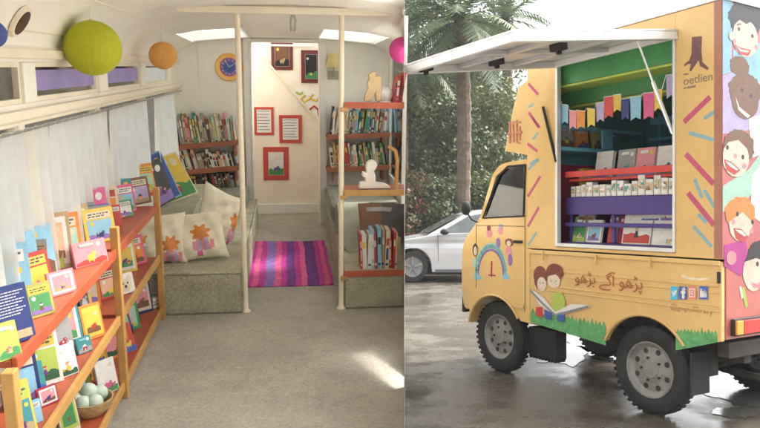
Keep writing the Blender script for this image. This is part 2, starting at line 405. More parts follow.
SCN_BG = ['sky','yellow','mint','pink','cream','lilac','orange','teal','peach','lime']; SCN_GR = ['green','darkgreen','brown','tan','lime','blue','violet']; SCN_FG = ['red','navy','purple','orange','crimson','teal','white','yellow','rose','brown']
def scene_art(b, x0, x1, z0, z1, y, rr, mi, dark=False, pref=()):
    """a simple printed illustration: ground, sun or moon, one or two little figures; returns its inks"""
    w = x1-x0; h = z1-z0; t = .0004; e = .0005
    cs = [rr.choice(SCN_BG) if not dark else rr.choice(['brown','darkgreen','crimson']), rr.choice(SCN_GR), rr.choice(SCN_FG), rr.choice(['skin','paleskin','darkskin']), rr.choice(SCN_FG), rr.choice(['white','yellow','cream'])]
    if len(pref) > 0: cs[0] = pref[0]
    if len(pref) > 1: cs[1] = pref[1]
    if len(pref) > 2: cs[2] = pref[2]
    b.box(x0,x1,y-t,y,z0,z1,mi)
    n = 7; hl = [rr.uniform(.14,.36) for _ in range(3)]
    top = [(x0+.001+(w-.002)*i/n, z0+h*(hl[0]+(hl[1]-hl[0])*i/n+.05*math.sin(i*1.7+hl[2]*20))) for i in range(n+1)]
    b.prism([(x0+.001,z0+.001)]+[(x1-.001,z0+.001)]+top[::-1], y-e-t, y-e, 'y', mi+1)
    sx = x0+w*rr.choice([.2,.8]); sr = min(w,h)*.11
    b.disc((sx,z1-h*.17,y-e-t), sr, 14, 'y', t, mi+5)
    for k in range(rr.choice([1,1,2,3])):
        cx_ = x0+w*(.5 if k == 0 else rr.uniform(.18,.82)); s_ = min(w*.9,h)*rr.uniform(.34,.5)*(1 if k == 0 else .62); zb_ = z0+h*rr.uniform(.1,.22); yy = y-2*e-k*e*2.2
        kind = rr.randrange(3)
        if kind == 0:
            b.prism([(cx_-s_*.26,zb_),(cx_+s_*.26,zb_),(cx_+s_*.12,zb_+s_*.62),(cx_-s_*.12,zb_+s_*.62)], yy-t, yy, 'y', mi+2)
            b.disc((cx_,zb_+s_*.80,yy-t), s_*.22, 14, 'y', t, mi+3); b.disc((cx_,zb_+s_*.93,yy-e-t), s_*.2, 12, 'y', t, mi+4, ry=s_*.10)
        elif kind == 1:
            b.disc((cx_,zb_+s_*.35,yy-t), s_*.42, 16, 'y', t, mi+2, ry=s_*.32); b.disc((cx_+s_*.34,zb_+s_*.68,yy-e-t), s_*.22, 14, 'y', t, mi+2)
            b.disc((cx_+s_*.40,zb_+s_*.72,yy-2*e-t), s_*.05, 8, 'y', t, mi+5)
            for q in (-.28,.22): b.box(cx_+s_*(q-.05),cx_+s_*(q+.05),yy-t,yy-.0001,zb_-s_*.12,zb_+s_*.15,mi+2)
        else:
            b.box(cx_-s_*.34,cx_+s_*.34,yy-t,yy,zb_,zb_+s_*.5,mi+4); b.prism([(cx_-s_*.42,zb_+s_*.5),(cx_+s_*.42,zb_+s_*.5),(cx_,zb_+s_*.9)], yy-t, yy, 'y', mi+2); b.box(cx_-s_*.08,cx_+s_*.08,yy-e-t,yy-e,zb_,zb_+s_*.26,mi+5)
    return [ink(c) for c in cs]
# posters and pictures on the alcove wall
M_frame_red = mat('red_picture_mount', (.50,.06,.04), rough=.45, var=.1)
M_frame_dark = mat('dark_red_picture_mount', (.14,.025,.02), rough=.45, var=.15)
M_textpaper = mat('paper_sheet', (.72,.72,.70), rough=.7, var=.06)
def picture(x0,y0,x1,y1, fm, art, label, inner=.18, lines=False, pref=()):
    A_ = alc(x0,y0); B_ = alc(x1,y1)
    w = B_[0]-A_[0]; h = A_[1]-B_[1]
    M = BUS @ T((A_[0]+B_[0])/2, DA-.004, (A_[1]+B_[1])/2)
    b = MB(); b.box(-w/2,w/2,-.012,0,-h/2,h/2)
    o = b.build('picture', fm, M=M, bevel=.003); tag(o, label, 'picture', 'pictures on the wall beyond the doorway')
    b = MB(); k = inner*w; b.box(-w/2+k,w/2-k,-.0145,-.0125,-h/2+k,h/2-k)
    if lines:
        for i in range(7):
            z = h/2-k-.014-i*(h-2*k-.03)/6.5; b.box(-w/2+k+.008,w/2-k-.012-.01*(i%3),-.016,-.015,z-.0035,z+.0015,1)
    if lines: b.build('art_sheet', [art, ink('darkgrey')], parent=o)
    else:
        ms_ = scene_art(b, -w/2+k+.002, w/2-k-.002, -h/2+k+.002, h/2-k-.002, -.0149, random.Random(int(x0)), 1, dark=fm is M_frame_dark, pref=pref)
        b.build('art_sheet', [ink('white')]+ms_, parent=o)
picture(271,42,293,70, M_frame_dark, PIC[4], 'dark framed brown picture high up in the doorway, nearest its centre', .16, pref=('brown','black','tan'))
picture(301,50,321,83, M_frame_dark, PIC[2], 'dark red framed picture with green figure, high beside the right door jamb', .2, pref=('black','green','green'))
picture(254,107,274,135, M_frame_red, M_textpaper, 'red mounted text sheet cut off by the left door jamb', .13, True)
picture(279,115,302,143, M_frame_red, M_textpaper, 'red mounted text sheet in the middle of the doorway wall', .15, True)
picture(263,147,289,180, M_frame_red, PIC[1], 'red framed picture of small green and blue figures, lowest in the doorway', .2, pref=('white','green','blue'))
pts = [alc(287,88),alc(319.5,87.5),alc(320.5,124)]
b = MB(); b.prism(pts, DA-.008, DA-.003, 'y', 0)
o = b.build('poster', mat('glossy_white_poster',(.84,.83,.78),rough=.3,var=.03), M=BUS); tag(o, 'white triangular poster with yellow and red painted curves above the diagonal rail', 'poster')
b = MB()
for (ps, m_) in ([[(305,95),(301,99),(304,102),(309,99),(313,94)],0],[[(296,92),(300,94),(303,92)],1],[[(309,110),(314,106),(318,109),(319,116)],2],[[(311,99),(316,101),(319,98)],0]):
    b.tube([(alc(*p)[0],DA-.0095,alc(*p)[1]) for p in ps], .011, 6, m_)
b.build('painted_curve', [ink('yellow'),ink('lime'),ink('red')], parent=o)

# grab poles from floor to ceiling
for s_, lat, nm in ((-1,-.264,'cream grab pole standing by the left bench corner and pillow'),(1,.328,'cream grab pole carrying the small corner shelves beside the right bench')):
    b = MB(); b.tube([(0,0,FL),(0,0,-.6),(.003*s_,0,.30)], .0165, 14, 0)
    o = b.build('grab_pole', M_pole, M=BUS@T(lat,DP,0), smooth=40); tag(o, nm, 'pole', 'grab poles')
    b = MB(); b.lathe([(.03,0),(.03,.006),(.018,.02),(.0166,.03)],16,c=(0,0,FL)); b.build('floor_flange', M_pole, parent=o, smooth=40)

# purple striped rug in the aisle
b = MB()
cols = ['magenta','rose','magenta','violet','rose','magenta','purple','magenta','rose','purple','magenta','rose','magenta']
w = [.04,.05,.055,.085,.055,.05,.075,.05,.05,.10,.05,.04,.03]
tot = sum(w); x = -.285; rx1 = .315; d0r, d1r = 4.81, 6.1
mats = [mat('rug_'+c, tuple(k*.9 for k in PAL[c]), rough=.95, var=.3, vs=30, bump=.6, bs=120) for c in ['magenta','rose','violet','purple']]
idx = {'magenta':0,'rose':1,'violet':2,'purple':3}
nn = 26
for c, ww in zip(cols,w):
    x2 = x + ww/tot*(rx1-(-.285))
    for j in range(nn):
        da, db = d0r+(d1r-d0r)*j/nn, d0r+(d1r-d0r)*(j+1)/nn
        wig = lambda d_: .003*math.sin(d_*9)+.002*math.sin(d_*23)
        z = lambda d_,x_: FL+.010+.004*math.sin(d_*14+x_*9)
        va = [(x+wig(da),da,z(da,x)),(x2+wig(da),da,z(da,x2)),(x2+wig(db),db,z(db,x2)),(x+wig(db),db,z(db,x))]
        vb = [(p[0],p[1],FL+.001) for p in va]
        b.add(va+vb,[(0,1,2,3),(0,4,5,1),(1,5,6,2),(2,6,7,3),(3,7,4,0)],idx[c])
    x = x2
tag(b.build('rug', mats, M=BUS, recalc=False), 'magenta and purple striped woven rug lying in the aisle', 'rug')

# carpeted benches either side of the aisle
b = MB(); b.box(-.955,-.275,DP-.03,6.79,FL,-1.235)
o = b.build('bench', M_seatcarpet, M=BUS, bevel=.018); q = MB(); q.tube([(-.94,DP-.028,-1.24),(-.282,DP-.028,-1.24),(-.278,DP+.0,-1.24),(-.278,6.7,-1.24)],.009,6); q.tube([(-.28,DP-.028,-1.25),(-.28,DP-.028,FL+.01)],.007,6); q.build('piping', M_seatcarpet, parent=o, smooth=60)
tag(o, 'grey carpeted platform bench by the curtains, pillows and magazines on it', 'bench', 'carpeted benches')
b = MB(); b.box(-.94,-.34,6.25,6.76,-1.235,-1.10); b.build('cushion', mat('grey_green_vinyl',(.20,.21,.16),rough=.55,var=.15,bump=.2), parent=o, bevel=.04)
b = MB(); b.box(.352,.955,DP-.02,6.79,FL,-1.255)
o = b.build('bench', M_seatcarpet, M=BUS, bevel=.018); clip_right(o); tag(o, 'grey carpeted platform bench under the corner shelves by the right pole', 'bench', 'carpeted benches')
b = MB(); b.box(.352,.94,5.7,6.74,-1.255,-1.10); c_ = b.build('cushion', MATS['grey_green_vinyl'], parent=o, bevel=.05)
b = MB(); b.prism([(4.75,-1.255),(5.69,-1.255),(5.69,-1.08),(5.55,-1.05)], .38,.9,'x'); c_ = b.build('backrest', mat('green_grey_seat_cloth',(.24,.25,.19),rough=.9,var=.15,bump=.3), parent=o, bevel=.03); clip_right(c_)

# pillows
def pillow(name_label, w, h, t, M, motif):
    N_ = 84; b = MB(); v = []; 
    for side in (1,-1):
        for i in range(N_+1):
            for j in range(N_+1):
                a = -1+2*i/N_; c = -1+2*j/N_
                pin = 1 - .10*(a*a*(1-abs(c))*0 + (1-a*a)*c*c) ; pin2 = 1 - .10*((1-c*c)*a*a)
                k = max(0,(1-a**4)*(1-c**4))**.55
                wr = .006*math.sin(a*9+c*4)*k+.004*math.sin(c*13-a*5)*k
                v.append((a*w/2*pin2, -side*(t/2*k+wr*(side>0)), c*h/2*pin))
    n1 = N_+1; fs = []; ms = []
    for sd in (0,1):
        for i in range(N_):
            for j in range(N_):
                o_ = sd*n1*n1; q = [o_+i*n1+j, o_+(i+1)*n1+j, o_+(i+1)*n1+j+1, o_+i*n1+j+1]
                a = -1+2*(i+.5)/N_; c = -1+2*(j+.5)/N_
                fs.append(q if sd == 0 else q[::-1]); ms.append(motif(a,c) if sd == 0 else 0)
    b.v = [Vector(p) for p in v]; b.f = fs; b.m = ms
    o = b.build('pillow', [mat('cream_linen',(.74,.69,.53),rough=.9,var=.1,vs=8,bump=.35,bs=220), ink('orange'), ink('pink'), ink('lilac'), ink('lime'), ink('rose')], M=M, smooth=60)
    return tag(o, name_label, 'pillow', 'cream pillows on the bench')
def girl(a,c):
    x_, y_ = a-.12, c+.05
    r_ = math.hypot(x_, (y_-.12)*1.05); th = math.atan2(y_-.12,x_)
    if r_ < .30+.07*math.sin(7*th): return 1
    if abs(x_-.02) < .13+(.1-y_)*.25 and -.62 < y_ < -.05: return 3 if (int((x_+2)*9)%2) else 2
    if abs(abs(x_-.05)-.3) < .07 and -.55<y_<-.2: return 2
    if abs(x_+.1)<.1 and y_<-.62 and y_>-.85: return 5
    return 0
def girl2(a,c): return girl(a-.55, c+.1)
def place(x,y,lat,h2,yaw,tilt):      # centre-bottom pixel on the bench top at this lateral offset
    p = bus_at(x,y,2,-1.232)
    return BUS @ T(p.x if lat is None else lat, p.y, -1.232+h2) @ Rz(yaw) @ Rx(tilt)
pillow('cream pillow with an orange flower girl, lying foremost on the bench', .37, .33, .13, place(198,258,None,.145,6,-24)@Ry(-6), girl)
pillow('cream pillow standing on its corner behind the flower girl pillow', .36, .40, .13, place(219,243,None,.19,50,-8)@Ry(28), girl2)
pillow('cream pillow with orange print half hidden behind the low bookcase', .34, .33, .12, place(160,262,None,.15,10,-14), lambda a,c: girl(a-.3,c+.3))
# curtains on a rod under the rail
b = MB(); b.tube([(-.925,1.9,-.24),(-.925,6.72,-.235)], .006, 8)
tag(b.build('curtain_rod', mat('dull_steel',(.45,.45,.44),rough=.35,metal=.8), M=BUS), 'thin steel curtain rod running under the window rail', 'curtain rod')
cur = [(2.0,2.98,3,'sheer curtain hanging behind the blue magazine at the near end of the windows'),(3.0,3.95,5,'sheer bright curtain hanging below the first lilac window, right of the nearest curtain'),
       (3.97,5.08,7,'sheer white curtain with even folds below the second lilac window'),(5.3,6.3,9,'short bright sheer curtain beside the back corner under the orange balloon')]
for d0, d1, sd, lab in cur:
    rr = random.Random(sd); b = MB(); n = 150; rows = 14
    ph = rr.random()*6; zb = -1.02 if d0 < 5 else -.86
    f1 = rr.uniform(52,64); f2 = rr.uniform(15,21)
    v = []
    for k in range(rows+1):
        t = k/rows; u = -.232 + (zb+.232)*t
        for i in range(n+1):
            s_ = i/n; dd = d0+(d1-d0)*(s_ + .012*math.sin(s_*11+ph)*t)
            amp = .005+.028*t
            v.append((-.925+amp*math.sin(dd*f1+ph+.6*t*math.sin(dd*5))+.010*math.sin(dd*f2+ph*2)*t, dd, u + (.006*math.sin(dd*23+ph) if k == rows else 0)))
    m = n+1
    b.add(v, [(k*m+i,k*m+i+1,(k+1)*m+i+1,(k+1)*m+i) for k in range(rows) for i in range(n)])
    tag(b.build('curtain', M_sheer, M=BUS, smooth=180, recalc=False), lab, 'curtain', 'sheer curtains along the side windows')

# ---------------------------------------------------------------- low display bookcase
SH = [-.806, -1.11, -1.43]; XF, XB = -.755, -.945
ND, MD, FD = 1.93, 3.19, 4.24
root = thing('display_bookcase', 'long low red and yellow wooden bookcase under the windows, full of books', 'bookcase', BUS @ T(-.85, 2.9, FL))
iM = (T(-.85, 2.9, FL)).inverted()
def bb(name, m, *boxes, bevel=.003):
    b = MB(); b.T = iM
    for q in boxes: b.box(*q)
    return b.build(name, m, parent=root, bevel=bevel)
for u in SH:
    for a, c in ((ND+.04,MD-.022),(MD+.022,FD-.022)):
        bb('shelf', M_shelfred, (XB, XF-.004, a, c, u-.02, u))
        bb('shelf_lip', M_post if u < -.9 else M_shelfred, (XF-.003, XF+.012, a, c, u-.032, u+.010))
for dd in (ND,MD,FD):
    b = MB(); b.T = iM; b.box(XF-.012,XF+.022,dd-.021,dd+.021,FL,-.70 if dd != ND else -.815); b.box(XB-.012,XB+.012,dd-.018,dd+.018,FL,-.72)
    for u in (-.84,-1.145,-1.465): b.box(XB+.012,XF-.012,dd-.012,dd+.012,u-.012,u+.012)
    b.build('post', M_post, parent=root, bevel=.004)

PAGE = M_pages
def book(name, w, h, t, cover, art, M, label, group=None, accent='white', style=0, pages=True, kind='book'):
    b = MB(); c = .0025; rs = random.Random(label); EX = []
    is_pic = art in PIC
    cw = []
    for q in label.replace('dark grey','darkgrey').split():
        if q in ('near','against','behind','beside','beyond','by','between','above','below','in','on','at','peeking','half','left','right'): break
        if q in PAL and q not in cw: cw.append(q)
    pf = (cw[0:1] or [cover])+cw[1:3] if style == 3 else (cw[-1:] if len(cw) > 1 else [])+cw[1:-1]
    b.box(-w/2, w/2, -t/2, -t/2+c, 0, h, 0); b.box(-w/2, w/2, t/2-c, t/2, 0, h, 0); b.box(-w/2, -w/2+c, -t/2+c, t/2-c, 0, h, 0)
    y1 = -t/2-.0004; y0 = y1-.0008
    if style == 0:      # title bar over a picture
        (EX.extend(scene_art(b,-w*.40,w*.40,h*.08,h*.66,y1,rs,4,pref=pf)) if is_pic else b.box(-w*.40,w*.40,y0,y1,h*.10,h*.64,1)); b.box(-w*.40,w*.40,y0,y1,h*.70,h*.90,2)
        for k in range(2):
            xx = -w*.33
            while xx < w*(.30-.1*k):
                l_ = w*rs.uniform(.05,.16); b.box(xx,min(xx+l_,w*.34),y0-.0006,y0-.0001,h*(.82-.07*k),h*(.855-.07*k),3); xx += l_+w*.035
    elif style == 1:    # text lines
        for k in range(9):
            xx = -w*.38; en = w*(.38-.10*(k%3))
            while xx < en:
                l_ = w*rs.uniform(.04,.12); b.box(xx,min(xx+l_,w*.4),y0,y1,h*(.88-.05*k),h*(.895-.05*k),2); xx += l_+w*.022
        b.box(w*.02,w*.42,y0,y1,h*.06,h*.2,1)
    elif style == 2:    # border round a picture
        b.box(-w*.42,w*.42,y0,y1,h*.08,h*.92,2); (EX.extend(scene_art(b,-w*.33,w*.33,h*.18,h*.82,y0-.0001,rs,4,pref=pf)) if is_pic else b.box(-w*.33,w*.33,y0-.0009,y0-.0001,h*.2,h*.8,1))
    elif style == 3:    # full picture
        (EX.extend(scene_art(b,-w*.47,w*.47,h*.03,h*.97,y1,rs,4,pref=pf)) if is_pic else b.box(-w*.47,w*.47,y0,y1,h*.03,h*.97,1)); b.box(-w*.3,w*.12,y0-.0019,y0-.0012,h*.80,h*.90,2)
    elif style == 4:    # animal face
        b.disc((0,h*.42,y0), w*.36, 20, 'y', .0008, 2, ry=h*.33)
        for s_ in (-1,1):
            b.disc((s_*w*.13,h*.52,y0-.001), w*.05, 10, 'y', .0008, 3); b.disc((s_*w*.24,h*.76,y0), w*.13, 12, 'y', .0007, 2)
        b.disc((0,h*.36,y0-.001), w*.08, 10, 'y', .0008, 3)
    o = b.build(name, [ink(cover), art, ink(accent), ink('darkgrey')]+EX, M=M)
    tag(o, label, kind, group)
    if pages:
        b = MB(); b.box(-w/2+c+.0005,w/2-.003,-t/2+c+.0003,t/2-c-.0003,.003,h-.004); b.build('pages', PAGE, parent=o)
    return o
def solve_d(x, lat, u):
    lo, hi = 1.2, 8
    for _ in range(40):
        m = (lo+hi)/2
        if bus_px((lat,m,u))[0] < x: lo = m
        else: hi = m
    return lo
def disp(x0,x1,ytop,level,row,cover,art,label,accent='white',style=0,yaw=50,tilt=-13,t=.012,w=None,kind='book'):
    lat = {-1:-.768, 0:-.792, 1:-.86, 2:-.915}[row]; u = SH[level]
    xc = (x0+x1)/2
    dd = solve_d(xc, lat, u)
    lo, hi = .02, .6
    for _ in range(30):
        m = (lo+hi)/2
        if bus_px((lat,dd,u+m))[1] > ytop: lo = m
        else: hi = m
    h = lo/math.cos(R(tilt)); 
    if w is None: w = (x1-x0)*(BUS.to_3x3() @ Vector((lat,dd,u))).y/FPX/.86
    return book('book', w, h, t, cover, art, BUS @ T(lat,dd,u+.001) @ Rz(yaw) @ Rx(tilt), label, 'books displayed in the low bookcase', accent, style, kind=kind)
B = disp
# top shelf
B(0,30,256,0,2,'orange',PIC[0],'orange and cream book standing at the back, behind the blue magazine','yellow',0)
B(0,33,289,0,0,'navy',ink('tan'),'large navy magazine with white lines of text and tan corner','white',1,t=.022)
B(31,54,285,0,0,'olive',PIC[2],'olive green book right beside the navy magazine on the top board','yellow',0)
B(51,76,272,0,0,'pink',PIC[4],'white book with pink border at the top board edge beside the olive book','white',2)
B(62,87,260,0,1,'white',PIC[2],'white book with green and pink picture behind the pink bordered book','mint',3)
B(33,48,242,0,2,'grey',PIC[4],'tall grey book standing on end behind the olive book against the curtain','tan',0,yaw=20)
B(48,63,233,0,2,'tan',PIC[4],'tall tan book standing behind the pink bordered book against the curtain','cream',3,yaw=20)
B(57,84,217,0,2,'yellow',PIC[0],'large yellow book with dark picture, standing against the middle curtain','orange',0)
B(76,108,242,0,0,'pink',PIC[3],'wide pink and red picture book at the top board edge by the middle post','mint',3)
B(83,97,204,0,2,'grey',PIC[1],'grey green thin book leaning behind the wide pink book','olive',0,yaw=30)
B(93,112,206,0,1,'blue',PIC[1],'grey blue book just beyond the middle post, left of the red book','sky',3,yaw=35)
B(110,121,206,0,1,'red',ink('red'),'narrow red book standing between the blue and the green book','white',0,yaw=30)
B(116,134,201,0,1,'green',PIC[2],'green and white book, farthest of the tall ones on the top board','white',0)
B(86,101,222,0,2,'darkgreen',PIC[2],'dark green book low behind the yellow book and grey green book','lime',3)
B(100,124,192,0,2,'pink',PIC[3],'pink and white open book lying highest against the curtain','white',3,yaw=40,tilt=-30)
B(136,157,204,0,1,'red',PIC[0],'low red and orange book at the far end of the top board','orange',3,t=.02)
# middle shelf, near bay
B(0,20,325,0,-1,'lime',PIC[2],'small lime green book in front of the navy magazine','mint',3,t=.014)
B(33,53,338,1,2,'pink',PIC[4],'faded pink and grey book half under the top board on the middle board','tan',3)
B(54,75,309,1,1,'grey',PIC[4],'grey and white printed book on the middle board behind the white text book','white',3)
B(79,93,297,1,2,'yellow',PIC[0],'yellow book at the back of the middle board by the middle post','yellow',0)
B(94,106,286,1,2,'yellow',PIC[3],'pale yellow tall book next to the middle post, behind the orange bordered one','cream',0)
B(84,93,291,1,1,'darkgrey',ink('darkgrey'),'round topped dark grey book between two yellow books','grey',4)
B(85,105,306,1,0,'orange',PIC[2],'orange bordered picture book at the middle board edge beside the post','yellow',2)
B(78,92,338,1,0,'teal',PIC[1],'small teal and grey book right of the white text book','sky',3)
B(60,78,347,1,0,'white',PIC[4],'white book full of small print standing at the middle board edge','white',3)
B(26,46,366,1,1,'teal',PIC[1],'dark teal patterned book on the middle board above the yellow one','mint',3)
B(15,37,386,1,0,'yellow',PIC[0],'tall bright yellow magazine at the near end of the middle board','lime',0)
B(30,42,402,1,0,'sky',ink('sky'),'small pale blue card in front of the tall bright yellow magazine','white',0,tilt=-8)
B(40,58,388,1,0,'crimson',PIC[3],'red bordered book with pink picture beside the pale blue card','white',2)
B(22,37,262,0,2,'cream',PIC[3],'cream and pink book leaning behind the olive book near the curtain','white',3)
B(68,80,250,0,2,'crimson',PIC[3],'small crimson book peeking between the yellow book and the wide pink one','rose',3)
B(98,110,226,0,1,'peach',PIC[0],'peach coloured book half behind the middle post top','orange',0)
B(62,74,322,1,2,'rose',PIC[3],'rose pink book at the back behind the grey and white printed book','pink',3)
B(44,56,334,1,2,'olive',PIC[2],'olive green picture book at the back left of the grey and white printed book','lime',3)
B(98,106,300,1,2,'navy',PIC[1],'navy book tucked beside the pale yellow tall book at the middle post','sky',3)
B(62,80,396,2,1,'cream',PIC[2],'cream and green book on the bottom board left of the basket','lime',2)
B(46,62,404,2,1,'green',PIC[2],'green picture book on the bottom board below the red bordered book','yellow',3)
B(92,103,352,2,2,'peach',PIC[0],'orange patterned book at the back of the bottom board above the basket','red',3)
# bottom shelf, near bay
B(100,119,362,2,0,'white',PIC[4],'white printed book on the bottom board beside the middle post','white',3)
B(104,115,343,2,2,'violet',PIC[1],'dark violet and blue book at the back of the bottom board by the post','navy',4)
B(84,93,350,2,2,'yellow',PIC[2],'small yellow book at the back of the bottom board behind the basket','orange',0)
# far bay
B(117,135,275,1,0,'white',ink('pink'),'white animal face board book on the middle board beyond the post','cream',4,t=.02)
B(109,119,279,1,1,'yellow',PIC[0],'yellow book just beyond the middle post, behind the animal face book','yellow',0)
B(129,141,254,1,1,'violet',PIC[3],'violet and pink book leaning right of the animal face book','rose',3,yaw=62)
B(122,131,258,1,2,'crimson',PIC[4],'dark crimson thin book behind the animal face book','brown',3,yaw=62)
B(142,154,236,1,1,'peach',PIC[0],'orange and white soft book at the far end of the middle board','orange',3)
for i,(x0,x1,yt,cv) in enumerate([(119,124,307,'navy'),(123,128,304,'black'),(127,132,306,'blue'),(131,136,309,'darkgrey')]):
    B(x0,x1,yt,2,1,cv,PIC[i],cv.replace('darkgrey','dark grey')+' upright book on the bottom board of the far bay, '+ORD(i)+' beyond the post','grey',0,yaw=75,w=.15,t=.02)
B(124,138,327,2,0,'red',PIC[3],'red and blue book lying low at the far bay bottom board edge','navy',3,tilt=-25)
flat = [('yellow',.022,.17),('black',.018,.16),('cream',.025,.15)]
z = SH[2]
for i,(cv,t_,w_) in enumerate(flat):
    z += t_/2
    dd = solve_d(146,-.85,SH[2])
    o = book('book', w_, .15, t_, cv, PIC[i], BUS@T(-.78-.0*i,dd+.01*i,z)@Rz(50+7*i)@Rx(-90)@T(0,0,-.02), cv+' book lying flat in the small pile at the far bay bottom', 'books displayed in the low bookcase', 'white', 0)
    z += t_/2+.001
rr = random.Random(99)
for lev, n_, x0_, x1_, dx in ((0,9,4,128,None),(1,9,22,150,None),(2,7,60,152,None)):
    nm = ['top','middle','bottom'][lev]
    for i in range(n_):
        xx = x0_+(x1_-x0_)*(i+.5)/n_; dd = solve_d(xx,-.925,SH[lev])
        if abs(dd-MD) < .06: dd += .1
        c_ = rr.choice(['cream','white','teal','rose','yellow','orange','sky','tan','red','violet','mint'])
        book('book',rr.uniform(.13,.19),rr.uniform(.17,.235),.012,c_,PIC[rr.randrange(5)],BUS@T(-.925,dd,SH[lev]+.001)@Rz(48+rr.uniform(-14,14))@Rx(-7),f'{c_} book in the back row of the {nm} board, {ORD(i)} from the near post','books displayed in the low bookcase',rr.choice(['white','yellow','cream','red']),rr.choice([0,3,0,2]))
rr = random.Random(41)
spots_ = [(0,(40,96,128,141,149)),(1,(24,47,68,112,126,136,148)),(2,(70,118,128,143,150))]
for lev, xs in spots_:
    nm = ['top','middle','bottom'][lev]
    for i, xx in enumerate(xs):
        lt = -.845 if i%2 else -.87
        dd = solve_d(xx,lt,SH[lev])
        if abs(dd-MD) < .07: dd += .11
        if dd < 2.02: continue
        c_ = ['red','green','yellow','navy','rose','white','brown','teal','orange'][(i*2+lev*3)%9]
        book('book',rr.uniform(.11,.16),rr.uniform(.14,.20),.012,c_,PIC[rr.randrange(5)],BUS@T(lt,dd,SH[lev]+.001)@Rz(50+rr.uniform(-12,12))@Rx(-12),f'{c_} book in the middle row of the {nm} board, {ORD(i)} from the near post','books displayed in the low bookcase',rr.choice(['white','yellow','cream']),rr.choice([0,2,0]))
# basket of pale green balls on the bottom board
dd = solve_d(92,-.82,SH[2])
bk_ = thing('toy_basket', 'wicker basket of pale green balls on the bottom board', 'basket', BUS@T(-.825,dd,SH[2]))
b = MB(); b.lathe([(.055,.002),(.085,.035),(.095,.07),(.088,.07),(.078,.035),(.05,.008),(0,.008)],24); b.build('basket_body', mat('wicker',(.5,.36,.16),rough=.7,var=.3,vs=60,bump=.6), parent=bk_, smooth=50)
for i in range(7):
    a = i*.9; b = MB(); b.sphere((.05*math.cos(a)*(i>0),.055*math.sin(a)*(i>0),.068+.03*(i==0)),.034,14,9)
    o = b.build('toy_ball', mat('pale_green_ball',(.50,.60,.50),rough=.4,var=.08), M=BUS@T(-.825,dd,SH[2]), smooth=60); tag(o, 'pale green ball heaped in the wicker basket on the bottom board', 'ball', 'pale green balls in the basket')

# ---------------------------------------------------------------- rows of book spines
SPC = ['cream','white','teal','grey','tan','olive','mint','brown','red','cream','white','sky','purple','green','black','pink','yellow','white']
def row(d, x0, x1, u, hmin, hmax, n, where, grp, seed, lean=-8, depth=.15, pool=SPC, first='corner'):
    rr = random.Random(seed); k = 0
    lat0, lat1 = x0, x1
    cur_ = lat0; avg = (lat1-lat0)/n
    while cur_ < lat1-.006 and k < 30:
        t = avg*rr.uniform(.65,1.35); h = rr.uniform(hmin,hmax); c = rr.choice(pool)
        t = min(t, lat1-cur_)
        le = lean + rr.uniform(-3,3)
        b = MB(); b.box(0,t-.0012,0,depth,0,h,0)
        b.box(.0005+t*.1,t*.8,-.0009,-.0001,h*.62,h*.80,1); b.box(t*.15,t*.75,-.0009,-.0001,h*.10,h*.16,2)
        if rr.random() < .5: b.box(t*.2,t*.7,-.0009,-.0001,h*.25,h*.55,2 if rr.random()<.5 else 1)
        if lean: le = abs(le)*(-1 if lean<0 else 1)
        M = BUS@T(cur_, d+rr.uniform(0,.02), u+.0005 + (abs(math.sin(R(le)))*t if le > 0 else 0))@Ry(-le if False else le)
        o = b.build('book', [ink(c), ink(rr.choice(['white','cream','black','yellow','red'])), ink(rr.choice(['darkgrey','white','navy','tan']))], M=M)
        tag(o, f"{c.replace('darkgrey','dark grey')} book spine, {ORD(k)} from the {first} {where}", 'book', grp)
        cur_ += t/math.cos(R(le)) if le <= 0 else t/math.cos(R(le)); k += 1
def wall_shelf(lat0, lat1, u0, u1, d, label, depth=.22, clip=False, group='red brown shelves on the back wall'):
    b = MB(); th = math.atan2(u1-u0, lat1-lat0)
    M = BUS@T(lat0, d, u0)@Ry(-math.degrees(th))
    L_ = math.hypot(lat1-lat0,u1-u0)
    b.box(0,L_,-.0,depth,-.022,0); b.box(0,L_,-.016,-.001,-.035,.010)
    o = b.build('wall_shelf', M_sock, M=M, bevel=.003); tag(o, label, 'shelf', group)
    b = MB()
    for x_ in (.06,L_-.06): b.box(x_-.008,x_+.008,.05,depth,-.14,-.0225)
    b.build('shelf_bracket', M_sock, parent=o)
    if clip: clip_right(o)
    return o
ds = 6.57
wall_shelf(-.945,-.41,-.715,-.67,ds,'red brown upper shelf below the wall clock, full of thin books')
wall_shelf(-.945,-.41,-.945,-.90,ds,'red brown lower shelf below the clock, just above the bench cushion')
row(ds,-.935,-.44,-.708,.20,.285,24,'on the upper shelf below the clock','books on the upper shelf below the clock',11,lean=-7,pool=['cream','grey','tan','olive','brown','mint','mint','cream','white','tan','pink','cream','grey','teal'])
row(ds,-.935,-.44,-.940,.14,.20,24,'on the lower shelf below the clock','books on the lower shelf below the clock',12,lean=-14,pool=['brown','grey','white','tan','cream','black','peach','tan','white','grey'])
row(6.60,-.90,-.46,-1.10,.10,.14,20,'on the cushion top below the clock shelves','books standing under the clock shelves',13,lean=-9,pool=['darkgrey','brown','black','grey','tan','darkgrey','black'])
wall_shelf(.365,.95,-.625,-.605,ds,'red brown upper shelf right of the doorway under the toy figure',clip=True)
wall_shelf(.365,.95,-.93,-.905,ds,'red brown lower shelf right of the doorway above the green seat',clip=True)
row(ds,.40,.93,-.617,.20,.275,26,'on the upper shelf beside the yellow lamp','books on the upper shelf beside the lamp',21,lean=7,first='doorway',pool=['white','violet','navy','yellow','teal','green','cream','brown','sky','white','black','grey'])
row(ds,.41,.93,-.922,.17,.235,22,'on the lower shelf beside the yellow lamp','books on the lower shelf beside the lamp',22,lean=-7,first='doorway',pool=['cream','green','brown','white','olive','tan','red','teal','black','grey'])

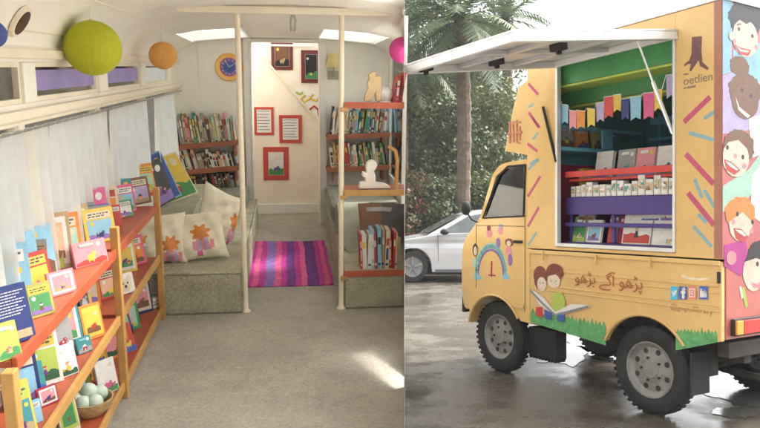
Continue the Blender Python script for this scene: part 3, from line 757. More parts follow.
# ---------------------------------------------------------------- corner shelves on the right pole
cs = thing('corner_rack', 'three small red and yellow shelves fixed to the right grab pole', 'shelf rack', BUS@T(.35,DP,FL))
inv = T(.35,DP,FL).inverted()
for u, fm, bm_ in ((-.222,M_shelfred,M_shelfred),(-.750,M_post,M_shelfred),(-1.262,M_shelfred,M_shelfred)):
    b = MB(); b.T = inv; b.box(.348,.75,DP-.01,DP+.24,u-.02,u); o = b.build('shelf', bm_, parent=cs); clip_right(o)
    b = MB(); b.T = inv; b.box(.346,.75,DP-.026,DP-.011,u-.026,u+.010); o = b.build('shelf_lip', fm if u > -1.2 else M_shelfred, parent=cs); clip_right(o)
    b = MB(); b.T = inv; b.box(.322,.362,DP-.03,DP+.015,u-.045,u-.021); b.build('clamp', M_post, parent=cs, bevel=.003)
b = MB(); b.T = inv
b.tube([(.665,DP-.02,-.74),(.668,DP-.02,-.56),(.655,DP-.02,-.50),(.61,DP-.02,-.475)], .012, 8)
o = b.build('wooden_bracket', M_post, parent=cs, smooth=60); clip_right(o)
row(DP+.02,.455,.682,-1.258,.22,.275,11,'on the lowest corner shelf','books on the lowest corner shelf',31,lean=0,first='pole',depth=.14,pool=['white','red','cream','sky','pink','white','red','tan','cream'])
row(DP+.04,.645,.70,-.218,.14,.19,3,'on the top corner shelf','books on the top corner shelf',32,lean=6,first='toy figure',depth=.12,pool=['tan','red','brown'])
# carved wooden toy on the top shelf, white figure on the middle shelf
def figure(name,label,prof,th,m,M,cat):
    b = MB(); b.prism(prof,-th/2,th/2,'y')
    o = b.build(name, m, M=M, bevel=.006); return tag(o,label,cat)
k = .0061
pr = [(358,97),(359,90),(362,84),(361,79),(363,75),(362,71),(366,68),(370,69),(369,73),(374,72),(375,80),(374,97),(370,97),(369,88),(367,92),(365,97)]
figure('wooden_toy','pale wooden cut-out bear toy sitting on the top corner shelf',[((x-366)*k*1.02,(99-y)*k) for x,y in pr],.05,mat('pale_plywood',(.66,.50,.28),rough=.55,var=.12,vs=20),BUS@T(bus_at(366,99,2,-.212).x,DP+.09,-.2215),'toy')
pr = [(358,189),(359,183),(365,182),(364,178),(361,176),(362,172),(366,173),(365,168),(366,163),(370,160),(375,161),(377,165),(375,169),(373,171),(375,176),(375,183),(384,184),(390,187),(390,189)]
figure('white_figurine','white seated reading figurine on the middle corner shelf',[((x-370)*k,(190-y)*k) for x,y in pr],.06,mat('white_plaster',(.86,.83,.74),rough=.5,var=.03),BUS@T(bus_at(371,190,2,-.749).x,DP+.07,-.7495),'figurine')
b = MB(); b.sphere((0,0,.05),(.055,.05,.05),16,10); b.lathe([(.05,0),(.045,.01),(.03,.02)],16)
o = b.build('glass_jar', mat('clear_plastic_jar',(.72,.74,.70),rough=.15,var=.1,vs=30), M=BUS@T(.605,DP+.12,-.2215), smooth=60); tag(o,'round pale jar behind the wooden toy on the top corner shelf','jar')

# magazines leaning on the bench by the curtain
for i,(x,y,w_,h_,yaw,tl,cv,ar,lab) in enumerate([
    (165,204,.26,.36,32,-20,'sky',PIC[1],'blue glossy magazine leaning on the bench behind the bookcase'),
    (182,201,.27,.36,26,-32,'cream',PIC[2],'yellow green magazine slumped beyond the blue glossy magazine'),
    (152,207,.24,.31,52,-10,'black',PIC[4],'black edged magazine standing behind the blue glossy one')]):
    p = bus_at(x,y,2,-.985)
    book('magazine', w_,h_,.012,cv,ar,BUS@T(max(p.x,-.86),p.y,-.985+.05*math.sin(R(16)))@Rz(yaw)@Rx(tl)@Ry(-16),lab,'magazines on the bench','white',3,kind='magazine')
b = MB(); b.box(-.955,-.66,4.75,6.1,-1.2345,-.99); b.box(-.955,-.64,4.74,6.11,-.99,-.985)
tag(b.build('bench_box', MATS['bench_carpet'], M=BUS, bevel=.008),'low carpeted box on the bench holding up the glossy magazines by the window','box')
for i,(x,y,h_,c_) in enumerate([(376,236,.16,'darkgrey'),(390,232,.15,'brown')]):
    p = bus_at(x,y,2,-1.25)
    book('magazine', .28,.36,.014,c_,PIC[4],BUS@T(min(p.x,.66),min(p.y,5.0)-.1,-1.254)@Rz(-18+20*i)@Rx(-42),('dark grey' if i==0 else 'brown')+' printed magazine leaning on the right seat behind the lowest corner shelf','magazines on the right seat','grey',3,kind='magazine')

# balloons / paper lanterns
def balloon(px,py,rpx,lat,d,m,label,rim=None,cut=False,name='paper_ball'):
    p = bus_at(px,py,1,d) if d else bus_at(px,py,0,lat)
    wv = BUS.to_3x3()@p; r_ = rpx*wv.y/FPX
    b = MB(); b.sphere((0,0,0),(r_,r_,r_*.98),96,36,0)
    b.v = [Vector((p.x,p.y,p.z))*(1+.007*math.cos(24*math.atan2(p.y,p.x))*(1-abs(p.z/r_)**3)) for p in b.v]
    o = b.build(name, m, M=BUS@T(*p), smooth=80)
    if cut: clip_right(o, .004)
    tag(o,label,'lantern','round paper balls hung from the ceiling')
    b = MB(); b.cyl((0,0,r_*.97),(0,0,max(r_+.02,.33-p.z-.012*(p.y>4.5)*6)),.002,n=6); b.cyl((0,0,r_*.96),(0,0,r_*1.03),.012,.008,10)
    q = b.build('thread', M_trim, parent=o)
    if cut: clip_right(q, .004)
def paper(nm,c): return mat(nm, c, rough=.8, var=.06, vs=40, bump=.35, bs=90, trans=.25)
balloon(93,48,27.5,None,3.35,paper('lime_paper',(.52,.55,.03)),'large lime green paper ball hanging before the clerestory windows')
balloon(163,55.5,13.8,None,4.9,paper('orange_paper',(.85,.48,.14)),'small orange paper ball hanging near the back corner')
balloon(402,50,13,None,4.6,paper('pink_paper',(.80,.12,.45)),'pink paper ball pressed against the right wall above the top corner shelf',cut=True)
balloon(-8,34,14,None,2.15,paper('blue_paper',(.10,.14,.40)),'blue paper ball at the near end of the ceiling, before the lime one')

# wall clock
p = bus_at(229,67,1,DB-.03)
ck = thing('wall_clock','round wall clock with orange rim and purple blue face on the back wall','clock',BUS@T(p.x,DB,p.z))
rim_c = ['orange','orange','peach']
b = MB(); b.lathe([(.125,0),(.125,-.02),(.118,-.028),(.085,-.024),(.085,-.018)],36,axis='y'); b.build('rim', mat('orange_clock_rim',(.86,.50,.12),rough=.45,var=.05), parent=ck, smooth=30)
b = MB(); b.disc((0,0,-.018),.086,32,'y',.017,0); b.disc((0,0,-.0205),.078,32,'y',.002,1); b.disc((0,0,-.023),.05,32,'y',.002,2)
for i in range(12):
    a = i*math.pi/6; b.disc((.065*math.sin(a),.065*math.cos(a),-.0225),.006,8,'y',.0015,3)
b.build('face',[ink('rose'),ink('violet'),ink('blue'),ink('white')],parent=ck)
for L_,a in ((.045,60),(.06,-30)):
    b = MB(); b.T = Ry(a); b.box(-.003,.003,-.0265,-.0245,0,L_); b.build('hand', ink('white'), parent=ck)
# wall lamp right of the doorway
p = bus_at(334,62,1,DB-.10)
lp = thing('wall_lamp','small pale yellow shaded wall lamp right of the doorway','lamp',BUS@T(p.x,DB,p.z))
b = MB(); b.lathe([(.045,.075),(.05,.07),(.075,-.045),(.070,-.045),(.045,.065)],20,c=(0,-.09,0)); b.build('lamp_shade', mat('pale_yellow_shade',(.72,.62,.28),rough=.6,var=.08,trans=.2), parent=lp, smooth=40)
b = MB(); b.tube([(0,0,-.12),(0,-.05,-.12),(0,-.09,-.10),(0,-.09,-.04)],.008,8); b.box(-.05,.05,-.012,0,-.16,-.08); b.build('lamp_arm', mat('grey_lamp_metal',(.45,.44,.36),rough=.5,var=.1), parent=lp)
# hanging strap and bottles in the doorway head
b = MB(); p = bus_at(293,8,1,DP+.1)
b.tube([(0,0,.09),(0,0,-.02)],.008,8); b.tube([(0,0,-.02),(.014,0,-.07),(.006,0,-.13),(-.012,0,-.13),(-.014,0,-.07),(0,0,-.02)],.007,8); b.box(-.02,.02,-.02,.02,.075,.088)
tag(b.build('hanging_strap', mat('grey_webbing',(.42,.39,.36),rough=.8,var=.1), M=BUS@T(p.x,p.y,p.z), smooth=50),'grey webbing strap hanging from the ceiling above the aisle','strap')
# ================================================================= THE STREET: library truck
_s = Vector((-0.51788693,0.85544908,0)); _o = Vector((-0.85544908,-0.51788693,0))
TA = Vector((1.7955665,4.78817734,0))
TRK = Matrix(((_s.x,_o.x,0,TA.x),(_s.y,_o.y,0,TA.y),(0,0,1,0),(0,0,0,1)))
def tside(x, y, off=0):      # a point of the truck's side, as (along, height)
    v = Vector((x-CX,FPX,CY-y)); P0 = TA - Vector((0,0,EYE)); t = (P0+_o*off).dot(_o)/v.dot(_o); p = v*t-P0
    return (p.dot(_s), p.z)
def trear(x, y, X=-.52):
    v = Vector((x-CX,FPX,CY-y)); P0 = TA - Vector((0,0,EYE)) + _s*X; t = P0.dot(_s)/v.dot(_s); p = v*t-P0
    return (p.dot(_o), p.z)
truck = thing('library_truck','yellow painted library truck with its side flap raised, standing on wet ground','truck',TRK)
TW = -1.42
M_yel = mat('truck_yellow_paint', (.65,.42,.155), rough=.3, var=.09, vs=2.2, spots=(3.5,.35,(.66,.47,.22)), grit=(30,.025), coat=.35)
M_yel2 = mat('truck_cab_yellow', (.65,.42,.15), rough=.25, var=.06, vs=3, spots=(4,.3,(.66,.47,.22)), grit=(30,.02), coat=.3)
M_black = mat('black_rubber', (.022,.022,.023), rough=.75, var=.25, vs=12, bump=.3, bs=80)
M_under = mat('dirty_underbody', (.035,.032,.03), rough=.8, var=.4, vs=9)
M_steel = mat('dull_steel_rim', (.25,.245,.235), rough=.55, metal=.25, var=.25, vs=9, spots=(14,.7,(.09,.065,.045)))
M_alu = mat('white_aluminium', (.70,.71,.70), rough=.35, metal=.3, var=.06, vs=4)
M_flapw = mat('flap_inner_sheet', (.56,.56,.57), rough=.3, metal=.4, var=.15, vs=2.5, spots=(2.4,.7,(.34,.30,.27)))
M_carglass = mat('dark_glossy_glass', (.11,.125,.125), rough=.06, var=.35, vs=4, spec=.9)
M_seam = mat('panel_gap', (.10,.06,.02), rough=.8, var=0)
M_chrome = mat('chrome', (.7,.7,.7), rough=.15, metal=1, var=0)
def tp(name, m, *boxes, bevel=.004, parent=truck):
    b = MB()
    for q in boxes: b.box(*q)
    return b.build(name, m, parent=parent, bevel=bevel)
# library box: pillars, lintel, walls, roof around the opening
OX0, OX1, OZ0, OZ1 = -.195, .86, 1.115, 2.50
body = tp('box_body', M_yel, (OX1,1.18,-.03,0,1.075,2.645),(-.515,OX0,-.03,0,1.075,2.645),(OX0,OX1,-.03,0,OZ1,2.645),(OX0,OX1,-.03,0,1.075,1.10),
   (1.15,1.18,TW,-.03,1.075,2.645),(-.515,-.485,TW,-.03,1.075,2.645),(-.485,1.15,TW,TW+.03,1.075,2.645))
tp('box_roof', M_alu, (-.53,1.19,TW-.01,.01,2.647,2.675))
tp('box_floor', M_under, (-.485,1.15,TW+.03,-.03,1.05,1.073))
tp('opening_frame', M_alu, (OX1-.025,OX1-.001,-.028,.012,1.102,2.49),(OX0+.001,OX0+.018,-.028,.010,1.102,2.49),(OX0+.018,OX1-.025,-.028,.014,1.102,1.128), bevel=.003)
tp('corner_trim', mat('dull_pink_trim',(.36,.15,.10),rough=.4,var=.1), (-.5185,-.468,.0005,.005,1.08,2.644))
b = MB(); ov = [tside(527,79),tside(517,87),tside(511,112),tside(503.5,151),tside(527,155)]
ov = [(max(p[0],1.181),p[1]) if i in (0,4) else p for i,p in enumerate(ov)]
b.prism(ov, TW+.02, -.012); b.build('cab_signboard', M_yel, parent=truck, bevel=.006)
# faded red emblem on the signboard
b = MB(); 
for (p0,p1,r_) in (((509,122),(509,143),.010),((512,124),(513,142),.012),((516,120),(516,143),.010),((519,126),(519,140),.010),((507,134),(521,132),.012),((508,141),(519,143),.008),((511,122),(520,122),.009)):
    a = tside(*p0); c = tside(*p1); b.tube([(a[0],-.0105,a[1]),(c[0],-.0105,c[1])], r_, 4)
b.build('faded_emblem', mat('faded_red_emblem',(.50,.20,.13),rough=.6,var=.3,vs=40), parent=truck)

# raised side flap
hz, ho = 2.50, 2.31; L_ = 1.40
flap = thing if False else None
b = MB(); th = math.atan2(ho-hz, L_)
FM = T(0,.004,hz) @ Rx(math.degrees(th))
fx0, fx1 = OX0-.02, OX1+.01
b.box(fx0,fx1,0,L_,.018,.034,0)                                  # outer sheet
b.box(fx0,fx1,0,.05,-.03,.0179,1); b.box(fx0,fx1,L_-.05,L_,-.03,.0179,1); b.box(fx0,fx0+.05,.05,L_-.05,-.03,.0179,1); b.box(fx1-.05,fx1,.05,L_-.05,-.03,.0179,1)
fl = b.build('side_flap',[M_flapw,M_alu],parent=truck,M=FM,bevel=.004)
b = MB()
for y_ in (.42,.92): b.box(fx0+.05,fx1-.05,y_,y_+.06,-.012,.0178)
for x_ in (.30,): b.box(x_,x_+.04,.05,.42,-.010,.0178); b.box(x_,x_+.04,.48,.92,-.010,.0178); b.box(x_,x_+.04,.98,L_-.05,-.010,.0178)
b.build('flap_rib', M_flapw, parent=fl, bevel=.003)
for x_,y_ in ((.12,.72),(.62,.80),(.78,1.28)):
    b = MB(); b.box(x_-.05,x_+.05,y_-.03,y_+.03,-.028,.0175); b.cyl((x_,y_,-.05),(x_,y_,-.028),.018,n=10); b.build('flap_latch', MATS['black_rubber'], parent=fl, bevel=.003)
# struts
b = MB(); a = tside(545,107); c = tside(557,162); b.tube([(a[0],.022,a[1]),(c[0],.008,c[1])],.011,8); b.build('folded_strut', M_black, parent=truck, smooth=50)
b = MB(); a = tside(672,133); 
top = FM @ Vector((OX0+.10,.25,.0)); low = Vector((OX0+.03,-.01,a[1])); mid = top.lerp(low,.45)
b.tube([low,mid],.013,10); b.tube([mid,top],.007,8); b.build('gas_strut', M_chrome, parent=truck, smooth=50)

# inside of the library box: coloured boards, shelves along the front wall, a rack by the opening
tp('inner_wall', mat('turquoise_board',(.07,.36,.44),rough=.45,var=.1), (1.135,1.149,TW+.031,-.031,1.76,2.2), bevel=0)
tp('inner_wall', paint('crimson'), (1.135,1.149,TW+.031,-.031,1.075,1.759), bevel=0)
tp('inner_wall', paint('green'), (1.135,1.149,TW+.031,-.031,2.201,2.644), bevel=0)
tp('inner_wall', MATS['turquoise_board'], (-.484,1.134,TW+.031,TW+.045,1.075,2.2), bevel=0)
tp('inner_wall', paint('green'), (-.484,1.134,TW+.031,TW+.045,2.201,2.644), bevel=0)
tp('header_board', paint('green'), (OX0-.1,1.13,-.10,-.07,2.345,2.50))
tp('header_board', paint('green'), (OX0-.1,1.13,-.30,-.27,2.22,2.345))
tp('header_lip', paint('lime'), (OX0-.1,1.13,-.27,-.065,2.325,2.343)); tp('header_lip', paint('lime'), (OX0-.1,1.13,-.42,-.30,2.20,2.222))
shz = trear(600,150,.93)[1]
M_sky = paint('sky'); M_pur = paint('purple'); M_redp = paint('red')
M_lb = mat('light_blue_board',(.13,.43,.60),rough=.45,var=.1)
M_ind = mat('indigo_board',(.06,.035,.20),rough=.45,var=.12)
tp('front_shelf', M_lb, (.86,1.134,-1.05,-.06,shz-.03,shz)); tp('front_shelf', M_lb, (.90,1.134,-1.05,-.06,2.02,2.045))
tp('front_shelf', M_redp, (.84,1.134,-1.05,-.36,1.42,1.445))
tp('back_shelf', M_lb, (-.48,.85,TW+.05,TW+.36,1.96,1.985)); tp('back_shelf', M_lb, (-.48,.85,TW+.05,TW+.34,2.1,2.16)); tp('back_shelf', M_redp, (-.48,.85,TW+.05,TW+.36,1.55,1.58))
tp('shelf_upright', M_lb, (.78,.80,TW+.05,TW+.30,1.16,2.2)); tp('shelf_upright', M_ind, (.40,.42,TW+.05,TW+.30,1.16,2.2))
tp('divider', M_lb, (.845,.862,-.62,-.50,shz,2.02))
tp('rack_rail', M_redp, (OX0-.08,OX1-.02,-.10,-.075,1.63,1.675)); tp('rack_rail', M_ind, (OX0-.08,OX1-.02,-.12,-.09,1.345,1.475)); tp('rack_rail', M_ind, (OX0-.08,OX1-.02,-.10,-.075,1.255,1.285))
tp('rack_shelf', M_ind, (OX0-.08,OX1-.02,-.40,-.12,1.462,1.48)); tp('rack_shelf', M_ind, (OX0-.08,OX1-.02,-.40,-.06,1.118,1.135)); tp('rack_shelf', M_redp, (OX0-.08,OX1-.02,-.40,-.12,1.60,1.62))
for x_ in (.40,OX1-.05,OX0-.06): tp('rack_post', M_ind, (x_,x_+.03,-.135,-.121,1.14,1.46))
tp('rack_back', M_ind, (OX0-.08,OX1-.02,-.42,-.402,1.12,1.60))
def tbook(w,h,t,cv,art,x,y,z,rz,tilt,label,group,style=3,accent='white'):
    return book('book',w,h,t,cv,art,TRK@T(x,y,z)@Rz(rz)@Rx(tilt),label,group,accent,style)
G1 = 'books inside the library truck'
# local -y of a book must face +Y of the truck: rz=180
for i,(x,w,h,cv,ar,st,lab) in enumerate([
  (.745,.12,.19,'mint',PIC[4],3,'pale green book at the front end of the lowest truck shelf'),(.60,.14,.17,'white',PIC[1],0,'white book with dark picture beside the pale green one in the truck'),
  (.475,.045,.20,'red',ink('red'),3,'narrow red book standing left of the purple one in the truck rack'),(.425,.04,.21,'purple',ink('purple'),3,'narrow purple book between two red ones in the truck rack'),(.375,.045,.20,'red',ink('crimson'),3,'dark red book right of the narrow purple one in the truck rack'),
  (.215,.24,.215,'white',PIC[3],3,'wide white book with red and black picture in the truck rack'),(-.03,.22,.215,'white',PIC[4],1,'plain white book beside the rear pillar of the truck opening')]):
    tbook(w,h,.02,cv,ar,x,-.125 if w>.1 else -.16,1.137,180,-12,lab,G1,st)
for i,(x,w,cv,ar,lab) in enumerate([(.70,.16,'grey',PIC[4],'grey printed booklet behind the upper indigo rail near the cab end'),(.17,.26,'white',PIC[1],'white and blue booklet under the middle of the indigo rail'),(-.06,.2,'white',PIC[4],'white booklet under the indigo rail beside the rear pillar')]):
    tbook(w,.10,.015,cv,ar,x,-.155,1.30,180,-20,lab,G1,3)
rr = random.Random(4)
x = .82; i = 0
while x > OX0-.03:
    w_ = rr.uniform(.045,.07); h_ = rr.uniform(.075,.115)+.03*(x<.2)
    b = MB(); b.box(-w_/2+.004,w_/2-.004,-.03,.03,0,h_); b.box(-w_/2+.012,w_/2-.012,-.036,-.0301,.01,.03,1)
    b.box(-w_/2+.01,w_/2-.01,.0301,.034,h_*.3,h_*.8,2)
    o = b.build('card_box',[ink('white'),ink('black'),PIC[4]],M=TRK@T(x-w_/2,-.145,1.481)); tag(o,f'small white card box, {ORD(i)} from the cab end along the indigo rack','box','white card boxes along the rack')
    x -= w_; i += 1
for i,(y,w,h,cv,lab) in enumerate([(-.40,.10,.27,'yellow','tall yellow book on the red front shelf inside the truck'),(-.52,.08,.27,'lime','lime green book beside the tall yellow one inside the truck'),(-.62,.07,.25,'orange','orange book beside the lime green one inside the truck'),(-.71,.07,.25,'cream','cream book beside the orange one inside the truck'),(-.80,.09,.24,'pink','pink book farthest back on the red front shelf in the truck')]):
    tbook(w*1.0,h,.05,cv,ink(cv),.92,y,1.446,90+180+0,-4,lab,G1,0)
for i,(y,w,h,cv,ar,lab) in enumerate([(-.20,.15,.17,'grey',PIC[1],'grey book at the open end of the light blue shelf'),(-.38,.13,.16,'orange',PIC[0],'orange book on the light blue shelf inside the truck'),(-.75,.20,.15,'teal',ink('teal'),'wide teal book on the light blue shelf inside the truck'),(-.55,.10,.19,'olive',PIC[2],'olive book on the light blue shelf between orange and teal books')]):
    tbook(w,h,.03,cv,ar,.95,y,shz+.001,270,-8,lab,G1,3)
for i in range(9):
    cv = ['brown','white','sky','yellow','grey','green','white','rose','navy'][i]
    tbook(.11,.20+.01*(i%3),.03,cv,PIC[i%5],.72-.13*i,TW+.2,1.986 if i%2 else 1.581,180,-8,f'{cv} book on the back {"blue" if i%2 else "red"} shelf of the truck, {ORD(i//2)} from the cab end',G1,3)
for i,(X_,cv) in enumerate([(.66,'white'),(.45,'grey'),(.28,'pink'),(.1,'white'),(-.08,'sky')]):
    tbook(.16,.21,.03,cv,PIC[(i*2)%5],X_,-.30,1.621,180,-10,f'{cv} book leaning behind the red rail, {ORD(i)} from the cab end',G1,3)
# bunting
b = MB(); fls = [(561,568,104,124,'sky'),(569,576,110,129,'pink'),(576,585,110,129,'orange'),(587,595,108,127,'yellow'),(596,604,103,122,'lilac'),(604,613,97,118,'red'),(613,621,95,112,'yellow'),(621,629,99,120,'navy'),(630,641,97,120,'sky'),(643,654,93,119,'rose'),(654,662,90,111,'yellow'),(666,676,75,98,'lilac')]
bt = thing('bunting','string of coloured paper flags hanging across the truck opening','bunting',TRK@T(.3,-.03,2.2))
iv = T(.3,-.03,2.2).inverted()
pts = []
for x0,x1,y0,y1,c in fls:
    a = tside(x0,y0,-.03); e = tside(x1,y0+ (1 if x1<600 else -1),-.03); f_ = tside((x0+x1)/2,y1,-.03)
    pts += [(a[0],-.03,a[1]),(e[0],-.03,e[1])]
    zb = f_[1]; w_ = abs(e[0]-a[0])
    poly = [(a[0],a[1]),(e[0],e[1]),(e[0]+w_*.05,zb),((a[0]+e[0])/2,zb+.02),(a[0]-w_*.05,zb)]
    q = MB(); q.T = iv; q.prism(poly,-.0335,-.0315); o = q.build('flag', paint(c) if c in('red','navy') else ink(c), parent=bt)
q = MB(); q.T = iv; q.tube([(OX1-.03,-.03,pts[0][2]+.02)]+pts+[(OX0+.02,-.03,pts[-1][2]+.05)],.003,5); q.build('string', ink('white'), parent=bt)

# lower body: drop-side bed with wheel arch
def arc(cx,cz,r_,a0,a1,n=14): return [(cx+r_*math.cos(R(a0+(a1-a0)*i/n)), cz+r_*math.sin(R(a0+(a1-a0)*i/n))) for i in range(n+1)]
RWX, FWX, WR = .045, 1.585, .30
M_bed = M_yel
pl = [(-.515,1.06),(-.515,.575),(-.30,.50)] + arc(RWX,.31,.345,150,8,12)[0:0]
ar_r = arc(RWX,.305,.36,146,34,14)   # from rear side to front side
bed = [(-.515,1.06),(-.515,.578)] + [(RWX-.36*math.cos(R(34)),.305+.36*math.sin(R(34)))] + arc(RWX,.305,.36,146,24,14)[1:] + [(1.146,.475),(1.146,1.06)]
b = MB(); b.prism(bed,-.035,0); bd = b.build('bed_side', M_bed, parent=truck, bevel=.005)
b = MB(); b.prism(bed,TW,TW+.035); b.build('bed_side', M_bed, parent=truck, bevel=.005)
tp('bed_floor', M_under, (-.48,1.14,TW+.036,-.036,.66,.72)); 
tp('tailboard', mat('rear_salmon_paint',(.38,.10,.08),rough=.35,var=.08,coat=.2), (-.520,-.488,TW+.036,-.0365,.585,1.062))
tp('bed_rail', M_yel, (-.512,1.148,.0005,.016,1.035,1.066), bevel=.006)
tp('bed_ridge', M_yel, (-.50,1.14,.0003,.0075,.905,.925),(-.50,1.14,.0003,.0075,.865,.875),(-.50,1.14,.0003,.0075,.785,.795),(-.50,1.14,.0003,.0075,.752,.760), bevel=.003)
for px in (545,598,652):
    X_ = tside(px,256)[0]; b = MB(); b.box(X_-.006,X_+.006,.0165,.030,1.0,1.06); b.box(X_-.012,X_+.012,.0165,.024,.985,1.0); b.build('rope_hook', M_yel2, parent=truck, bevel=.002)
tp('corner_bolt_plate', M_under, (-.512,-.49,.002,.012,.93,1.0))
# cab
cab = [(1.152,.52),(1.30,.50)] 
cab = [(1.152,.47),(1.262,.475)] + arc(FWX,.305,.345,150,12,16)[1:] + [(2.02,.50),tside(461,280),tside(462,243),tside(472,229),tside(479.5,217),tside(491.5,176),tside(498,166),tside(505,162.5),(1.152,tside(527,159)[1])]
P1, P2, P3, P4 = tside(505,162.5), tside(498,166), tside(491.5,176), tside(479.5,217)
zr = tside(527,159)[1]; zb = tside(523.5,216)[1]
def chaikin(p, n=2):
    for _ in range(n):
        q = [p[0]]
        for a_, c_ in zip(p[:-1],p[1:]): q += [(a_[0]*.75+c_[0]*.25,a_[1]*.75+c_[1]*.25),(a_[0]*.25+c_[0]*.75,a_[1]*.25+c_[1]*.75)]
        p = q+[p[-1]]
    return p
nose = chaikin([(1.93,.50),(2.015,.50),tside(461,285),tside(461.5,250),tside(465,238),tside(473,227),P4])
cab_low = [(1.152,.47),(1.262,.475)] + arc(FWX,.305,.345,150,12,16)[1:] + nose + [(1.181,zb),(1.181,1.07),(1.152,1.07)]
b = MB(); b.prism(cab_low,TW+.04,-.004); cb = b.build('cab', M_yel2, parent=truck, bevel=.028)
I3, I2, I1 = (P3[0]-.05,P3[1]-.004), (P2[0]-.04,P2[1]-.045), (P1[0]-.01,P1[1]-.05)
b = MB(); b.prism(chaikin([(1.181,zr),P1,P2,P3],2)+[I3]+chaikin([I2,I1,(1.181,zr-.05)],1),TW+.04,-.004); b.build('cab_roof', M_yel2, parent=truck, bevel=.012)
for y0_, y1_ in ((-.055,-.004),(TW+.04,TW+.09)):
    b = MB(); b.prism([(P3[0],P3[1]-.002),(I3[0],I3[1]-.002),(P4[0]-.06,P4[1]+.002),(P4[0]-.002,P4[1]+.002)],y0_,y1_); b.build('windscreen_pillar', M_yel2, parent=truck, bevel=.006)
    b = MB(); b.box(1.181,1.225,y0_,y1_,zb+.002,zr-.052); b.build('door_pillar', M_yel2, parent=truck, bevel=.005)
b = MB(); b.box(1.1812,1.195,TW+.091,-.056,zb+.002,zr-.052); b.build('cab_rear_wall', M_yel2, parent=truck)
win = [tside(525.5,165),tside(508,166.5),tside(498.5,176),tside(483,218),tside(523.5,216)]
win = [(max(p[0],1.20),p[1]) for p in win]
G_cab = glass('cab_glass',(.55,.60,.57),see=.94)
for y_ in (-.016,TW+.056):
    b = MB(); b.prism(win,y_,y_+.004); b.build('side_window', G_cab, parent=truck)
for y_ in (-.45,-1.0):
    b = MB(); b.box(1.24,1.62,y_-.2,y_+.2,.95,1.07); b.prism([(1.23,1.07),(1.34,1.07),(1.29,1.52),(1.22,1.52)],y_-.2,y_+.2); b.box(1.225,1.285,y_-.10,y_+.10,1.54,1.66); b.build('seat', mat('dark_seat_cloth',(.06,.055,.05),rough=.9,var=.2), parent=truck, bevel=.02)
b = MB(); b.box(1.72,1.86,TW+.10,-.06,1.18,1.29); b.build('dashboard', M_black, parent=truck, bevel=.02)
b = MB(); q_ = Matrix.Translation((1.64,-1.0,1.36)) @ Ry(-62)
b.tube([q_ @ Vector((.17*math.cos(t_*.2618),.17*math.sin(t_*.2618),0)) for t_ in range(25)],.014,6); b.tube([q_ @ Vector((0,0,0)),Vector((1.75,-1.0,1.25))],.02,6); b.build('steering_wheel', M_black, parent=truck, smooth=60)
for cxx, rr_, a0_, a1_ in ((FWX,.352,148,14),(RWX,.366,146,24)):
    b = MB(); b.tube([(p[0],.003,p[1]) for p in arc(cxx,.305,rr_,a0_,a1_,18)],.011,6); b.build('arch_lip', M_yel2, parent=truck, smooth=60)
# rubber round the window
b = MB(); b.tube([(p[0],0,p[1]) for p in win+[win[0]]],.010,6); b.build('window_seal', M_black, parent=truck)
b = MB(); wp = [tside(479.5,217),tside(491.5,176)]
dx, dz = wp[1][0]-wp[0][0], wp[1][1]-wp[0][1]; nn_ = Vector((dz,0,-dx)).normalized()
lo = Vector((wp[0][0],0,wp[0][1]))+Vector((dx,0,dz))*.04; hi = Vector((wp[1][0],0,wp[1][1]))-Vector((dx,0,dz))*.04
if nn_.x < 0: nn_ = -nn_
b.add([lo+nn_*.004+Vector((0,-.07,0)),hi+nn_*.004+Vector((0,-.12,0)),hi+nn_*.004+Vector((0,TW+.15,0)),lo+nn_*.004+Vector((0,TW+.11,0)),lo+nn_*.001+Vector((0,-.07,0)),hi+nn_*.001+Vector((0,-.12,0)),hi+nn_*.001+Vector((0,TW+.15,0)),lo+nn_*.001+Vector((0,TW+.11,0))],[(0,1,2,3),(7,6,5,4),(0,4,5,1),(1,5,6,2),(2,6,7,3),(3,7,4,0)])
b.build('windscreen', G_cab, parent=truck)
dr = b = MB()
b.box(1.205,1.211,-.0035,-.002,.56,1.74); b.box(1.83,1.836,-.0035,-.002,.70,1.26); b.box(1.211,1.83,-.0035,-.002,1.247,1.252)
b.build('door_gap', M_seam, parent=truck)
tp('door_handle', M_black, (1.235,1.325,-.0035,.02,1.11,1.135), bevel=.006)
tp('door_sill_step', M_yel2, (1.22,1.34,-.0035,.008,.58,.61), bevel=.004)
tp('cab_rear_gap', M_seam, (1.1475,1.1505,-.03,-.006,.5,1.06), bevel=0)
a = tside(474,208); c = tside(477,222)
b = MB(); b.sphere((a[0],.09,a[1]),(.035,.05,.065),14,10); b.tube([(c[0],-.002,c[1]),(c[0]+.01,.05,c[1]+.02),(a[0],.09,a[1]-.03)],.008,8); b.build('side_mirror', M_black, parent=truck, smooth=60)
tp('front_bumper', M_under, (2.01,2.05,TW+.03,-.01,.46,.60), bevel=.01)
for y_ in (-.2,TW+.2):
    b = MB(); b.cyl((2.0,y_,.80),(2.035,y_,.80),.085,.08,20); b.build('headlight', M_alu, parent=truck, smooth=40)
